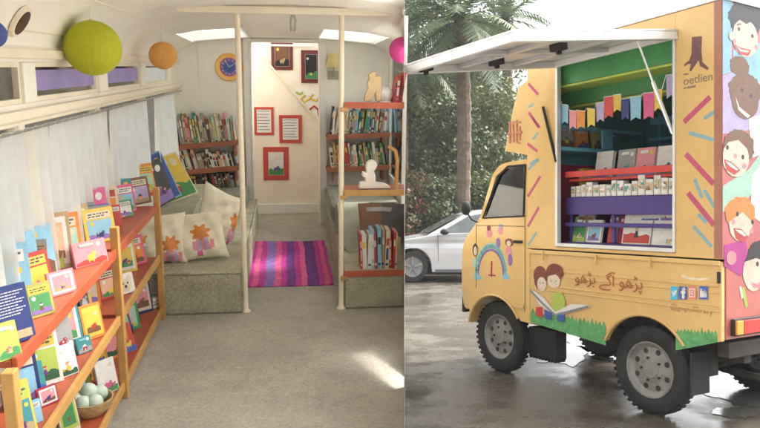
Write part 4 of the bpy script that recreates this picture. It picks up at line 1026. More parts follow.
# underbody
tp('chassis', M_under, (-.46,1.95,-.40,-.32,.40,.50),(-.46,1.95,TW+.32,TW+.40,.40,.50),(-.50,-.42,TW+.1,-.1,.46,.56))
b = MB(); b.cyl((RWX,-.1,.30),(RWX,TW+.1,.30),.035,n=12); b.sphere((RWX,-.7,.30),.1,14,10); b.build('axle', M_under, parent=truck)
b = MB(); b.cyl((FWX,-.1,.30),(FWX,TW+.1,.30),.03,n=12); b.build('axle', M_under, parent=truck)
b = MB(); b.tube([(-.42,-.36,.42),(-.2,-.36,.33),(.05,-.36,.30),(.3,-.36,.33),(.5,-.36,.42)],.022,6); b.tube([(-.45,-.36,.52),(-.42,-.36,.42)],.018,6); b.build('leaf_spring', M_under, parent=truck)
b = MB(); b.tube([(.9,-.62,.36),(.2,-.62,.36),(-.2,-.5,.30),(-.50,-.5,.29)],.024,10); b.cyl((.3,-.62,.36),(.7,-.62,.36),.07,n=14); b.build('exhaust', M_under, parent=truck, smooth=50)
tp('mud_flap', M_black, (-.30,-.285,-.20,-.02,.20,.47), bevel=0); tp('mud_flap', M_black, (-.30,-.285,TW+.02,TW+.2,.20,.47), bevel=0)
b = MB(); pz = [(1.29,.42),(.985,.42)]
for i in range(9): pz += [(.985+.034*i,.20),(.985+.034*i+.017,.165)]
pz += [(1.29,.20)]
b.prism(pz,-.24,-.12); b.build('fringed_mud_guard', M_black, parent=truck)
tp('arch_liner', M_under, (RWX-.34,RWX+.34,-.30,-.21,.30,.64), bevel=0)
# wheels
def wheel(X,Y,flip):
    s_ = -1 if flip else 1
    w = thing.__call__ if False else None
    b = MB(); hw = .047
    prof = [(.185,hw*.75),(.20,hw),(.265,hw*1.02),(.288,hw*.85),(.300,hw*.55),(.302,0),(.300,-hw*.55),(.288,-hw*.85),(.265,-hw*1.02),(.20,-hw),(.185,-hw*.75)]
    b.lathe(prof,40,axis='y')
    for k in range(40):
        a = 2*math.pi*k/40
        b2 = Matrix.Rotation(a,4,'Y')
        for yy in (-.036,-.012,.012,.036):
            q = MB(); q.T = b2; q.box(-.013,.013,yy-.010,yy+.010,.297,.3022); b.add(q.v,q.f)
    t_ = b.build('wheel', M_black, parent=truck, M=T(X,Y,WR), smooth=40)
    b = MB(); f = hw*s_
    b.lathe([(.186,f*.75),(.190,f*.98),(.180,f*.95),(.168,f*.5),(.150,f*.25),(.10,f*.42),(.062,f*.62),(.055,f*.80),(.0,f*.82)],36,axis='y')
    for k in range(8):
        a = 2*math.pi*(k+.5)/8; c_ = (.128*math.cos(a),.128*math.sin(a))
        p0 = (c_[0],f*.36,c_[1]); p1 = (c_[0],f*.41,c_[1]); b.cyl(p0,p1,.019,n=12,m=1)
    for k in range(5):
        a = 2*math.pi*k/5; b.cyl((.078*math.cos(a),f*.5,.078*math.sin(a)),(.078*math.cos(a),f*.74,.078*math.sin(a)),.010,n=6,m=1)
    b.build('rim', [M_steel,M_under], parent=t_, smooth=35)
for X_ in (RWX,FWX):
    wheel(X_,-.095,False); wheel(X_,TW+.095,True)
# tail lights
for ya,yb in ((-.085,-.40),(TW+.40,TW+.085)):
    z0 = .615; z1 = .70
    y0,y1 = min(ya,yb),max(ya,yb); ys = y1-.075
    b = MB(); b.box(-.545,-.5205,y0,y1,z0-.01,z1+.01,0); b.box(-.560,-.5455,ys+.002,y1-.005,z0,z1,1); b.box(-.560,-.5455,y0+.005,ys-.002,z0,z1,2)
    b.build('tail_light',[M_under,mat('amber_lens',(.80,.30,.04),rough=.2,var=.05),mat('red_lens',(.55,.02,.015),rough=.2,var=.05)],parent=truck,bevel=.004)

# ---------------- painted decoration
Y1 = .0022
def dec(name, mats, items, y=.0003, t=.0006, parent=truck):
    """items: (kind, data, material index) in photo pixels on the truck's side"""
    b = MB()
    for i,(k,dt,m_) in enumerate(items):
        yy = y + i*.0001
        if k == 'poly': b.prism([tside(*p) for p in dt], yy, yy+t, 'y', m_)
        elif k == 'oval':
            c0 = tside(dt[0],dt[1]); e = tside(dt[0]+dt[2],dt[1]); f_ = tside(dt[0],dt[1]-dt[3])
            b.disc((c0[0],c0[1],yy), abs(e[0]-c0[0]), 20, 'y', t, m_, ry=abs(f_[1]-c0[1]))
        elif k == 'line':
            ps = [Vector((*tside(*p),0)) for p in dt[0]]; w_ = dt[1]
            for p,q in zip(ps[:-1],ps[1:]):
                d_ = (q-p).normalized(); n_ = Vector((-d_.y,d_.x,0))*w_; e_ = d_*w_*.6
                pl = [p-e_+n_,q+e_+n_,q+e_-n_,p-e_-n_]
                b.prism([(v.x,v.y) for v in pl], yy, yy+t, 'y', m_)
    return b.build(name, mats, parent=parent)
I = ink
paint_pink = mat('brush_pink',(.46,.08,.15),rough=.5,var=.2,vs=60); paint_blue = mat('brush_pale_blue',(.22,.36,.40),rough=.5,var=.2,vs=60)
def dashes(lst, w, m): 
    for p0,p1 in lst:
        n = 1; pts = [(p0[0]+(p1[0]-p0[0])*i/n+ (random.random()-.5)*.5, p0[1]+(p1[1]-p0[1])*i/n) for i in range(n+1)]
        dec('brush_stroke', m, [('line',(pts,w),0)])
dashes([((529,84),(538,94)),((529,113),(539.5,127)),((528,144),(537,151)),((528.5,196),(540,177)),((528.5,226),(538.5,208)),((533,118),(538,126))],.012,paint_pink)
dashes([((530,164),(538,159)),((529,169),(538.5,160)),((528.5,245),(536,233)),((529,107),(533,104)),((533,139),(538,133))],.010,paint_blue)
dashes([((685,121),(709,98)),((687,155),(713,183)),((689,194),(713,224))],.017,paint_pink)
dashes([((705,118),(715,111.5)),((690,133),(713,139.5)),((695,180),(702,197)),((705,191),(714,206)),((694,227),(711,246)),((699,215),(706,222))],.012,paint_blue)
# tree stump emblem with lettering
M_stump = mat('stump_brown',(.16,.07,.07),rough=.6,var=.25,vs=50)
dec('tree_stump_emblem', M_stump, [('poly',[(692,37),(702,36),(701.5,50),(702.5,62),(709,68),(707.5,70),(700,66),(698.8,60),(697.5,62),(694,67),(690.5,72),(689.5,70),(691,64),(688,64),(684.5,66.5),(684,64.5),(689.5,60),(691.5,54)],0)])
def text(body, size, m, M, name, extr=.0008):
    c = bpy.data.curves.new(name,'FONT'); c.body = body; c.size = size; c.extrude = extr; c.align_x = 'CENTER'; c.align_y = 'CENTER'
    o = bpy.data.objects.new(name+'_tmp', c); COL.objects.link(o)
    dg = bpy.context.evaluated_depsgraph_get(); dg.update()
    me = bpy.data.meshes.new_from_object(o.evaluated_get(dg)); bpy.data.objects.remove(o)
    me.materials.clear(); me.materials.append(m)
    q = bpy.data.objects.new(name, me); COL.objects.link(q); q.parent = truck; q.matrix_basis = M
    return q
# text faces the camera: local x -> -X (to the rear), local y -> Z, local z -> +Y
TX = Matrix(((-1,0,0,0),(0,0,1,0),(0,1,0,0),(0,0,0,1)))
a = tside(698,79); text('oetlien', .075, mat('grey_brown_lettering',(.25,.17,.10),rough=.6,var=.2), T(a[0],.0015,a[1])@TX, 'emblem_lettering')
dec('small_lettering', MATS['grey_brown_lettering'], [('line',([(684,74.5),(688,73.8)],.005),0),('line',([(684,88.2),(686.5,87.8)],.005),0),('line',([(688,87.5),(695,86.2)],.007),0)])
# Urdu slogan
M_urdu = mat('red_brown_lettering',(.36,.10,.035),rough=.55,var=.15)
a = tside(606,280.5)
ur = text(URDU, .118, M_urdu, T(a[0],.0085,a[1])@TX, 'urdu_slogan')
print('URDU dims', ur.dimensions[:])
# four social squares and handle
sq = [(671.5,678.5,'t'),(680,687.5,'f'),(689,697,'o'),(700,708.5,'in')]
cols4 = [mat('icon_sky',(.05,.42,.68),rough=.4,var=.05), mat('icon_blue',(.04,.10,.36),rough=.4,var=.05), mat('icon_salmon',(.74,.22,.17),rough=.4,var=.08), mat('icon_navy',(.07,.13,.46),rough=.4,var=.05)]
WH = I('white')
for (x0,x1,g),m_ in zip(sq,cols4):
    y0,y1 = 286.3,299.2
    items = [('poly',[(x0,y0),(x1,y0+.4),(x1,y1+.4),(x0,y1)],0)]
    cx_ = (x0+x1)/2; cy_ = (y0+y1)/2
    if g == 't': items += [('poly',[(cx_-2.4,cy_-2.5),(cx_-.3,cy_-.6),(cx_+.6,cy_-2.6),(cx_+2,cy_-2.6),(cx_+2.6,cy_-1.6),(cx_+1.6,cy_+1.6),(cx_-.6,cy_+3.6),(cx_-2.6,cy_+3.2),(cx_-1,cy_+2.2),(cx_-2.4,cy_+.6)],1)]
    if g == 'f': items += [('line',([(cx_+1.6,cy_-4),(cx_+.4,cy_-3.6),(cx_+.3,cy_+5)],.009),1),('line',([(cx_-1.4,cy_-.6),(cx_+1.8,cy_-.5)],.008),1)]
    if g == 'o': items += [('poly',[(cx_-2.9,cy_-4.4),(cx_+2.9,cy_-4.2),(cx_+2.9,cy_+4.6),(cx_-2.9,cy_+4.4)],1),('poly',[(cx_-2.1,cy_-3.3),(cx_+2.1,cy_-3.1),(cx_+2.1,cy_+3.5),(cx_-2.1,cy_+3.3)],0),('oval',(cx_,cy_,1.4,2.2),1),('oval',(cx_,cy_,.8,1.2),0)]
    if g == 'in': items += [('line',([(cx_-2.2,cy_-1),(cx_-2.2,cy_+3.8)],.009),1),('oval',(cx_-2.2,cy_-3,.9,1.3),1),('line',([(cx_-.3,cy_-1),(cx_-.3,cy_+3.8)],.008),1),('line',([(cx_,cy_+.2),(cx_+1.2,cy_-1),(cx_+2.2,cy_+.2),(cx_+2.2,cy_+3.8)],.008),1)]
    dec('social_icon',[m_,WH],items,y=.0082)
a = tside(691,309); text('@gogetlibrary', .052, mat('dull_red_lettering',(.40,.20,.10),rough=.6,var=.2), T(a[0],.0015,a[1]+.0)@TX, 'handle_lettering')
dec('white_brush_arc', mat('pale_brush_paint',(.72,.66,.48),rough=.7,var=.2,vs=30), [('line',([(682,275.5),(688,278),(698,279.5),(708,278.5)],.007),0)])  # white arc brushed on the bed side
# two reading children with an open book
HB = mat('hair_red_brown',(.19,.05,.03),rough=.6,var=.25,vs=40)
dec('painted_reading_children',[HB,I('paleskin'),I('lime'),I('white'),mat('grey_book_line',(.20,.22,.22),rough=.6,var=.1),I('red'),I('blue'),I('green'),I('skin')],[
 ('poly',[(553,293),(562,292),(566,300),(565,314),(553,315)],2),('poly',[(536,300),(544,296),(549,306),(544,316),(537,315)],8),
 ('oval',(541,276,6.8,10),0),('oval',(542.5,284,4.6,7),1),('oval',(555.5,272,8.6,8.4),0),('oval',(554.5,281,6.4,7),1),
 ('poly',[(548,268),(556,265),(563,268),(563.5,277),(558,274),(549,276)],0),('poly',[(535,282),(537,270),(542,268),(547,272),(546,278),(541,276),(538,280),(538,290)],0),
 ('oval',(541,283,.6,.9),4),('oval',(544,283,.6,.9),4),('oval',(552,281,.6,.9),4),('oval',(557,281,.6,.9),4),
 ('poly',[(532,289),(545,298),(556,312),(572,304),(590,305),(590,307),(573,311),(556,316),(540,304)],3),
 ('line',([(532,291),(543,303),(556,315)],.010),4),('line',([(556,315),(572,311),(589,306.5)],.009),4),
 ('poly',[(537,307),(543.5,307),(544,317),(537,316)],5),('poly',[(545,309),(553,313),(552,320),(546,319)],6),('poly',[(558,315),(566,314),(565,322),(558,321)],6)],y=.008)
# painted grass along the bottom edge
def grass(x0,x1,ytop,ybot,name,n):
    rr = random.Random(n); items = []
    pl = []
    for i in range(n+1):
        t_ = i/n; x = x0+(x1-x0)*t_; pl.append((x, ytop(t_)+ (rr.uniform(-5.5,-1.5) if i%2 else rr.uniform(.5,3))))
    bot = [(x1-(x1-x0)*i/6, ybot(1-i/6)) for i in range(7)]
    return dec(name,[mat('painted_grass',(.10,.33,.12),rough=.55,var=.3,vs=25,spots=(30,.5,(.30,.50,.18)))],[('poly',pl+bot,0)],y=.0003,t=.003)
bl = lambda X: None
g1 = lambda t_: 312+ (331-312)*t_*.85
grass(531,606,lambda t_:311+15*t_,lambda t_:322.2+(345.5-322.2)*t_**1.0,'painted_grass',38)
grass(676,717.3,lambda t_:331+2*t_,lambda t_:350.5+(342.5-350.5)*t_,'painted_grass',24)
# rainbow with small figures on the door
arcp = lambda r1,r2,cy_,n=18: [(490.5+r1*math.cos(math.pi*(1-i/n)), cy_-r2*math.sin(math.pi*(1-i/n))) for i in range(n+1)]
dec('painted_rainbow',[mat('rainbow_teal',(.20,.45,.48),rough=.5,var=.15),I('violet'),I('pink'),mat('dark_hair',(.06,.03,.025),rough=.6,var=.2),I('paleskin'),I('lilac'),I('sky'),I('crimson'),I('mint'),HB],[
 ('line',(arcp(14.5,29,275),.020),0),('line',(arcp(12.5,25,275),.009),1),('line',(arcp(16,31.5,275),.006),8),
 ('oval',(475,250,2.8,6.5),3),('oval',(475.2,251,1.8,4.6),4),('oval',(474.6,263,2.6,5),8),('oval',(477,277,4,2.8),6),('oval',(505.5,277,4,2.8),6),
 ('oval',(489,233,3.2,4.6),2),('oval',(488.6,228,2,2.8),9),('oval',(500,230.5,2.6,4.2),2),('oval',(500.6,226.2,2.2,2.4),5),('oval',(498,243,2.2,5),1),
 ('oval',(509,242.5,4.4,4),9),('oval',(508.5,243.5,2.2,2.8),4),('oval',(508.5,251,3.2,4.2),2),('oval',(510,260,2.2,6),1),('line',([(491.5,262),(491.2,276)],.010),7),('line',([(488.5,275),(495,275.5)],.006),7)],y=-.0039,t=.0006)
# rear mural of children's faces (flat paint on the rear panel)
mur = ['sky','paleskin','black','red','darkskin','lilac','brown','mint','orange','magenta','white','pink','yellow','skin','lime']
IM = {c:i for i,c in enumerate(mur)}
RM = [mat('mural_'+c, tuple(k*.58 for k in PAL[c]), rough=.5, var=.14, vs=9, grit=(80,.12)) for c in mur]
def rdec(name, items, shift=0, order=0):
    b = MB()
    for i,(k,dt,c) in enumerate(items):
        x1_ = -.5205-order-i*.00012; x0_ = x1_-.0006; m_ = IM[c]
        if k == 'poly': ps = [trear(*p) for p in dt]
        else:
            c0 = trear(dt[0],dt[1]); e = trear(dt[0]+dt[2],dt[1]); f_ = trear(dt[0],dt[1]-dt[3])
            a_, b_ = abs(e[0]-c0[0]), abs(f_[1]-c0[1]); jg = .07 if (c in ('black','brown','orange') and dt[2] > 8) else .02; rj = random.Random(int(dt[0]*7+dt[1]*3))
            ps = [((c0[0]+a_*q*math.cos(2*math.pi*j/40)), c0[1]+b_*q*math.sin(2*math.pi*j/40)) for j in range(40) for q in [1+rj.uniform(-jg,jg)]]
        b.prism([(min(p[0],-.002)+shift,p[1]) for p in ps] if shift == 0 else [(p[0]+shift,p[1]) for p in ps], x0_, x1_, 'x', m_)
    return b.build(name, RM, parent=truck)
tp('rear_panel', mat('rear_mural_ground',(.38,.10,.10),rough=.4,var=.12,vs=4), (-.520,-.5155,TW+.01,-.001,1.077,2.64), bevel=0)
for sh in (0,-.52):
    rdec('mural_patches',[('poly',[(722.5,-5),(733,-8),(731,72),(722.5,75)],'sky'),('poly',[(722.5,76),(760,60),(762,128),(722.5,134)],'lilac'),('poly',[(733,50),(770,40),(770,95),(733,90)],'sky'),
      ('poly',[(722.5,186),(748,170),(764,148),(770,170),(742,206),(722.5,212)],'mint'),('poly',[(752,175),(772,150),(772,230),(750,215)],'white'),('poly',[(724,245),(745,240),(750,262),(740,276),(724,266)],'magenta'),('poly',[(748,118),(772,112),(772,150),(752,158)],'white'),
      ('poly',[(741,288),(744,287),(748,306),(745,308)],'lime'),('poly',[(739,287),(741,286),(743,298),(741,299)],'white')],sh)
    F_ = [
     [('oval',(745,19,16,17),'black'),('oval',(745,38,12.5,19),'paleskin'),('poly',[(731,28),(733,6),(760,4),(759,30),(754,20),(746,24),(738,19)],'black'),('oval',(738.5,29,1.3,2),'black'),('oval',(752,36,1.3,2),'black'),('poly',[(734,44),(741,48),(751,50),(748,56),(739,54)],'red'),('poly',[(736,46),(741,49.5),(749,51),(747,52.5),(740,51.5)],'white'),('oval',(734,41,1.8,2.4),'pink'),('oval',(756,47,1.8,2.4),'pink'),('poly',[(736,24),(740,23),(741,24.5),(737,25.5)],'brown'),('oval',(731,36,2.4,4.5),'paleskin')],
     [('oval',(739.5,66,9.5,10),'brown'),('oval',(745,90,16,17),'brown'),('oval',(745,102,13,17),'darkskin'),('oval',(741.5,90,1.4,2),'black'),('oval',(750.5,96,1.4,2),'black'),('poly',[(735,96),(739,107),(750,116),(747,118),(738,110)],'white'),('oval',(744,99,2,2.4),'brown')],
     [('oval',(739,146,15,17),'brown'),('oval',(735.5,158,13,19),'paleskin'),('poly',[(722.6,150),(725,136),(736,130),(750,140),(748,150),(738,140),(728,142)],'brown'),('oval',(727,147.5,1.4,2.4),'black'),('oval',(742.5,157,1.4,2.4),'black'),('poly',[(723.5,159),(731,162),(740,170),(734,175),(726,170)],'red'),('poly',[(724.5,160.5),(731,163.5),(738,169.5),(736,170.5),(729,166)],'white'),('oval',(744,166,2,3),'pink'),('oval',(735,156,1.6,2.4),'pink')],
     [('oval',(740,213,15,16),'orange'),('oval',(740.5,224,11.5,17),'paleskin'),('poly',[(729,222),(731,208),(744,204),(754,216),(752,222),(742,212)],'orange'),('oval',(737,214,1.4,2.4),'black'),('oval',(752,222,1.4,2.4),'black'),('poly',[(733,228),(741,229),(748,237),(742,243),(735,238)],'red'),('poly',[(734.5,229.3),(741,230.3),(746,235.5),(744,236.5),(738,232.5)],'white'),('oval',(733,222,1.8,2.6),'pink'),('oval',(751,231,1.8,2.6),'pink'),('oval',(731,258,5,7),'pink')],
     [('oval',(758,256,10,15),'black'),('oval',(754,272,11,19),'paleskin'),('poly',[(744,262),(750,250),(764,248),(766,262),(756,258)],'black'),('oval',(757,264,1.4,2.4),'black'),('poly',[(750,282),(757,284),(763,280),(760,288),(753,288)],'pink')]]
    for f_ in F_: rdec('painted_face', f_, sh, .0024-.0010)
# sides of the tailboard get a painted curve
# ================================================================= ground, car, trees, light, camera
def wet_ground():
    m = bpy.data.materials.new('wet_asphalt'); m.use_nodes = True
    N = m.node_tree.nodes; L = m.node_tree.links; b = N['Principled BSDF']
    tc = N.new('ShaderNodeTexCoord')
    def noise(s, d=6, r=.6):
        n = N.new('ShaderNodeTexNoise'); n.inputs['Scale'].default_value = s; n.inputs['Detail'].default_value = d; n.inputs['Roughness'].default_value = r
        L.new(tc.outputs['Object'], n.inputs['Vector']); return n
    def mr(src,a,b_,c,d):
        q = N.new('ShaderNodeMapRange'); q.inputs[1].default_value=a; q.inputs[2].default_value=b_; q.inputs[3].default_value=c; q.inputs[4].default_value=d; L.new(src,q.inputs[0]); return q.outputs[0]
    big = noise(.7,4); med = noise(2.6,7,.65); fin = noise(120,3); grit = noise(35,5,.7)
    wet = N.new('ShaderNodeMath'); wet.operation='MULTIPLY_ADD'; L.new(med.outputs['Fac'],wet.inputs[0]); wet.inputs[1].default_value=.7; L.new(big.outputs['Fac'],wet.inputs[2])
    pud = mr(wet.outputs[0], .70,.98,0,1)
    mix = N.new('ShaderNodeMix'); mix.data_type='RGBA'; L.new(pud,mix.inputs[0]); mix.inputs[6].default_value=(.135,.117,.092,1); mix.inputs[7].default_value=(.07,.06,.047,1)
    sp = N.new('ShaderNodeVectorMath'); sp.operation='SCALE'; L.new(mix.outputs[2],sp.inputs[0]); L.new(mr(grit.outputs['Fac'],.3,.7,.65,1.35),sp.inputs['Scale'])
    L.new(sp.outputs[0], b.inputs['Base Color'])
    L.new(mr(pud,0,1,.36,.17), b.inputs['Roughness'])
    b.inputs['Specular IOR Level'].default_value = .6
    bp = N.new('ShaderNodeBump'); bp.inputs['Distance'].default_value=.01; L.new(mr(pud,0,1,.5,.03), bp.inputs['Strength'])
    ad = N.new('ShaderNodeMath'); ad.operation='ADD'; L.new(grit.outputs['Fac'],ad.inputs[0]); L.new(fin.outputs['Fac'],ad.inputs[1]); L.new(ad.outputs[0],bp.inputs['Height'])
    L.new(bp.outputs[0], b.inputs['Normal'])
    return m
b = MB(); b.add([(-300,-120,0),(300,-120,0),(300,500,0),(-300,500,0)],[(0,1,2,3)])
struct(b.build('ground', wet_ground(), recalc=False))
def puddle(pxs, seed, label_unused=None):
    rr = random.Random(seed); P = []
    n = len(pxs)
    for i in range(n):
        a_, c_ = pxs[i], pxs[(i+1)%n]
        for k in range(6):
            t_ = k/6; x = a_[0]+(c_[0]-a_[0])*t_+rr.uniform(-3,3); y = a_[1]+(c_[1]-a_[1])*t_+rr.uniform(-1.6,1.6)
            D_ = EYE*FPX/(y-CY); P.append(((x-CX)/FPX*D_, D_))
    b = MB(); tr = tessellate_polygon([[Vector((*p,0)) for p in P]])
    b.add([(*p,.004) for p in P],[tuple(t) for t in tr]); return struct(b.build('puddle_water', M_water))
M_water = mat('puddle_water',(.10,.095,.085),rough=.14,var=.2,vs=3,bump=.08,bs=6,spec=.9)
puddle([(560,336),(640,332),(770,330),(900,345),(880,392),(780,408),(735,405),(700,392),(640,372),(590,356)],3)
puddle([(522,343),(560,338),(590,352),(575,366),(540,362)],5)
puddle([(712,409),(745,406),(770,412),(745,418),(715,416)],6)
# white car parked behind
DCAR = 14.1; cx_ = (413-CX)/FPX*DCAR
CM = T(cx_-.86, DCAR, 0) @ Rz(3)
car = thing('white_car','white parked hatchback standing on wet ground beyond the yellow truck','car',CM)
M_cw = mat('white_car_paint',(.46,.465,.47),rough=.2,var=.02,coat=.6)
up = [(0.02,.30),(0,.52),(.06,.66),(.30,.76),(.75,.85),(1.12,.91),(1.22,.935)]
lowr = [(4.2,.95),(4.33,.80),(4.36,.5),(4.30,.28)]
def arcx(cx,cz,r_): return [(cx+r_*math.cos(R(a)),cz+r_*math.sin(R(a))) for a in range(0,181,15)]
body_ = up + [(1.6,.965),(3.6,1.0)] + lowr + [(3.42+.36,.22)] + arcx(3.42,.31,.37) + [(3.42-.38,.20),(.86+.38,.20)] + arcx(.86,.31,.37) + [(.45,.22),(.1,.22)]
def bulge(o, zc=.55, k=.10):
    for v in o.data.vertices:
        y = (v.co.y-.85)/.85; x = v.co.x
        e = max(0,(.5-x)/.5)**2*.16 + max(0,(x-3.9)/.5)**2*.12
        v.co.y = .85 + y*(.85 - max(0,(v.co.z-zc))*k - e)
b = MB(); b.prism(body_,0,1.7); o = b.build('car_body', M_cw, parent=car, bevel=.04); bulge(o)
roof_ = [(1.15,.925),(1.9,1.33),(2.15,1.42),(2.6,1.46),(3.1,1.43),(3.6,1.30),(4.0,1.05),(4.1,.96)]
b = MB(); b.prism(roof_,.06,1.64); o = b.build('cabin', M_cw, parent=car, bevel=.03)
for v in o.data.vertices: v.co.y = .85+(v.co.y-.85)*(1-max(0,v.co.z-.93)*.42)
def cyl_y(z): return .06 + .79*max(0,z-.93)*.42
def cwin(poly,name):
    b = MB(); n = len(poly); v = [(p[0],cyl_y(p[1])-.012,p[1]) for p in poly]+[(p[0],cyl_y(p[1])+.01,p[1]) for p in poly]
    b.add(v,[tuple(range(n)),tuple(range(2*n-1,n-1,-1))]+[(i,(i+1)%n,n+(i+1)%n,n+i) for i in range(n)]); return b.build(name, M_carglass, parent=car)
cwin([(1.42,.985),(1.98,1.30),(2.45,1.39),(2.45,.99)],'side_window'); cwin([(2.53,.99),(2.53,1.39),(3.0,1.37),(3.45,1.25),(3.55,1.0)],'side_window')
b = MB(); b.add([(1.20,.16,.955),(1.87,.30,1.32),(1.87,1.40,1.32),(1.20,1.54,.955)],[(0,1,2,3)]); 
for i in range(4): b.v[i] = b.v[i]+Vector((-.012,0,.02))
b.build('windscreen', M_carglass, parent=car)
b = MB(); b.sphere((1.48,-.07,1.0),(.09,.10,.06),12,8); b.build('wing_mirror', M_black, parent=car, smooth=60)
b = MB(); b.box(2.49,2.497,-.003,.04,.32,.98); b.box(1.36,1.366,-.003,.04,.4,.95); b.box(1.3,3.0,-.004,.04,.20,.26); b.build('door_gap', mat('car_gap_grey',(.12,.12,.12),rough=.6,var=0), parent=car)
b = MB(); b.box(2.25,2.42,-.02,.03,.80,.83); b.build('door_handle', M_cw, parent=car, bevel=.006)
b = MB(); b.sphere((.16,.16,.70),(.17,.12,.07),12,8); b.build('headlight', M_alu, parent=car, smooth=60)
for X_ in (.86,3.42):
    for y_ in (.1,1.6):
        b = MB(); b.lathe([(.2,-.09),(.29,-.09),(.31,-.06),(.31,.06),(.29,.09),(.2,.09)],28,axis='y'); w_ = b.build('wheel', M_black, parent=car, M=T(X_,y_,.31), smooth=40)
        b = MB(); b.lathe([(.205,-.085),(.19,-.07),(.06,-.055),(0,-.06)],24,axis='y')
        for k in range(5):
            q = MB(); q.T = Matrix.Rotation(2*math.pi*k/5,4,'Y'); q.box(-.025,.025,-.085,-.06,.04,.2); b.add(q.v,q.f)
        b.build('rim', M_steel, parent=w_)
tpb = MB(); tpb.box(.3,4.1,.15,1.55,.14,.22); tpb.build('underbody', M_under, parent=car)

# trees and shrubs
LEAF = {}
def leafmats(nm, cols):
    return [mat(f'{nm}_leaf_{["light","mid","deep"][i]}', c, rough=.55, var=.25, vs=.9, trans=.25) for i,c in enumerate(cols)]
LM = {'oak':leafmats('broad',[(.115,.14,.048),(.072,.098,.036),(.036,.054,.02)]), 'yel':leafmats('yellowish',[(.15,.17,.055),(.10,.125,.042),(.055,.073,.027)]),
      'bou':leafmats('bougainvillea',[(.22,.07,.04),(.10,.09,.03),(.05,.07,.02)]), 'palm':leafmats('palm',[(.12,.15,.07),(.085,.115,.055),(.055,.08,.04)])}
def bark(): return mat('bark',(.13,.10,.07),rough=.9,var=.35,vs=6,bump=.8,bs=20)
def crown_mesh(lumps, n, size, seed):
    rr = random.Random(seed); b = MB()
    tot = sum(l[3]**2 for l in lumps)
    for cx,cy,cz,r_ in lumps:
        k = int(n*r_**2/tot)
        lm = rr.choice([0,1,1,2])
        for _ in range(k):
            d = Vector((rr.gauss(0,1),rr.gauss(0,1),rr.gauss(0,1))).normalized()
            rad = r_*(rr.random()**.33)*rr.uniform(.8,1.12)
            p = Vector((cx,cy,cz)) + Vector((d.x,d.y,d.z*.82))*rad
            nrm = (d + Vector((rr.gauss(0,.7),rr.gauss(0,.7),rr.gauss(0,.7)+.3))).normalized()
            a = nrm.orthogonal().normalized(); a = (Matrix.Rotation(rr.uniform(0,6.28),3,nrm) @ a); c = nrm.cross(a)
            s_ = size*rr.uniform(.6,1.4)
            m_ = lm if rr.random() < .55 else rr.choice([0,1,2])
            b.add([p-a*s_*.5, p+c*s_*.26, p+a*s_*.5+nrm*s_*.05, p-c*s_*.26],[(0,1,2,3)],m_)
    return b
def tree(X,Y,h,rad,kind,seed,label,n=9500,size=.145,trunk_h=.35,cat='tree',name='tree',flat=1.0,group='trees behind the parked car'):
    rr = random.Random(seed)
    t = thing(name,label,cat,T(X,Y,0)@Rz(rr.uniform(0,360)),group)
    th = h*trunk_h; b = MB(); ends = []
    r0 = max(.05,h*.022)
    if trunk_h > .05: b.tube([(0,0,-.05),(rr.uniform(-.1,.1),rr.uniform(-.1,.1),th*.5),(0,0,th)],[r0*1.3,r0,r0*.85],10)
    nl = 15; lumps = []
    for i in range(nl):
        a = 2.4*i+rr.uniform(-.4,.4); q = rr.uniform(.25,.75); zz = th + (h-th)*(.08+.84*(i/nl))
        wid = rad*math.sin(math.pi*min(1,max(.12,(zz-th*.7)/(h-th*.7))))**.6
        e = (wid*q*math.cos(a)*1.0, wid*q*math.sin(a), zz)
        lr = rad*rr.uniform(.30,.52); lumps.append((*e,lr))
        b.tube([(0,0,max(.02,th*.8)),(e[0]*.5,e[1]*.5,(th+e[2])/2),e],[r0*.55,r0*.35,r0*.12],6)
    b.build('trunk', bark(), parent=t, smooth=50)
    crown_mesh(lumps,n,size,seed).build('crown', LM[kind], parent=t, recalc=False)
    return t
def palm(X,Y,h,seed,label,nf=34,fl=2.5):
    rr = random.Random(seed)
    t = thing('palm_tree',label,'palm tree',T(X,Y,0),'palm trees')
    b = MB(); n = 26; pts = [(.12*math.sin(i*.12),.05*math.sin(i*.2),h*i/n) for i in range(n+1)]
    b.tube(pts,[(.19 if i>1 else .26)*(1.09 if i%2 else .93) for i in range(n+1)],12)
    b.build('trunk', mat('palm_bark',(.13,.10,.07),rough=.95,var=.4,vs=8,bump=.9,bs=18), parent=t)
    b = MB(); top = Vector(pts[-1])
    for k in range(nf):
        az = 2.399*k+rr.uniform(-.2,.2); el = R(80-125*(k/nf)); L_ = fl*rr.uniform(.85,1.1); m_ = rr.choice([0,1,1,2])
        d = Vector((math.cos(az)*math.cos(el),math.sin(az)*math.cos(el),math.sin(el)))
        p = top.copy(); seg = 14; prev = p.copy()
        for i in range(seg):
            d = (d + Vector((0,0,-.085))).normalized(); q = p + d*L_/seg
            side = d.cross(Vector((0,0,1))).normalized() if abs(d.z) < .98 else Vector((1,0,0))
            wv = .5*math.sin(math.pi*(i+1)/(seg+1))+.1
            b.add([p+side*.015,q+side*.012,q-side*.012,p-side*.015],[(0,1,2,3)],m_)
            for j in range(2):
                base = p.lerp(q,j/2)
                for s_ in (-1,1):
                    tip = base + side*s_*wv*.75 + d*wv*.55 + Vector((0,0,-.18*wv+rr.uniform(-.06,.06)))
                    b.add([base-d*.03,tip,base+d*.05],[(0,1,2)],m_)
            p = q
    b.build('crown', LM['palm'], parent=t, recalc=False)
def wx(px,Y): return (px-CX)/FPX*Y
palm(wx(460,19.5),19.5,6.6,1,'tall palm with ringed brown trunk standing behind the white car')
palm(wx(398,21.5),21.5,6.4,2,'palm at the edge of the bus wall with fronds hanging into view')
palm(wx(505,27),27,8.6,5,'distant palm whose crown shows above the raised truck flap',nf=22,fl=2.0)
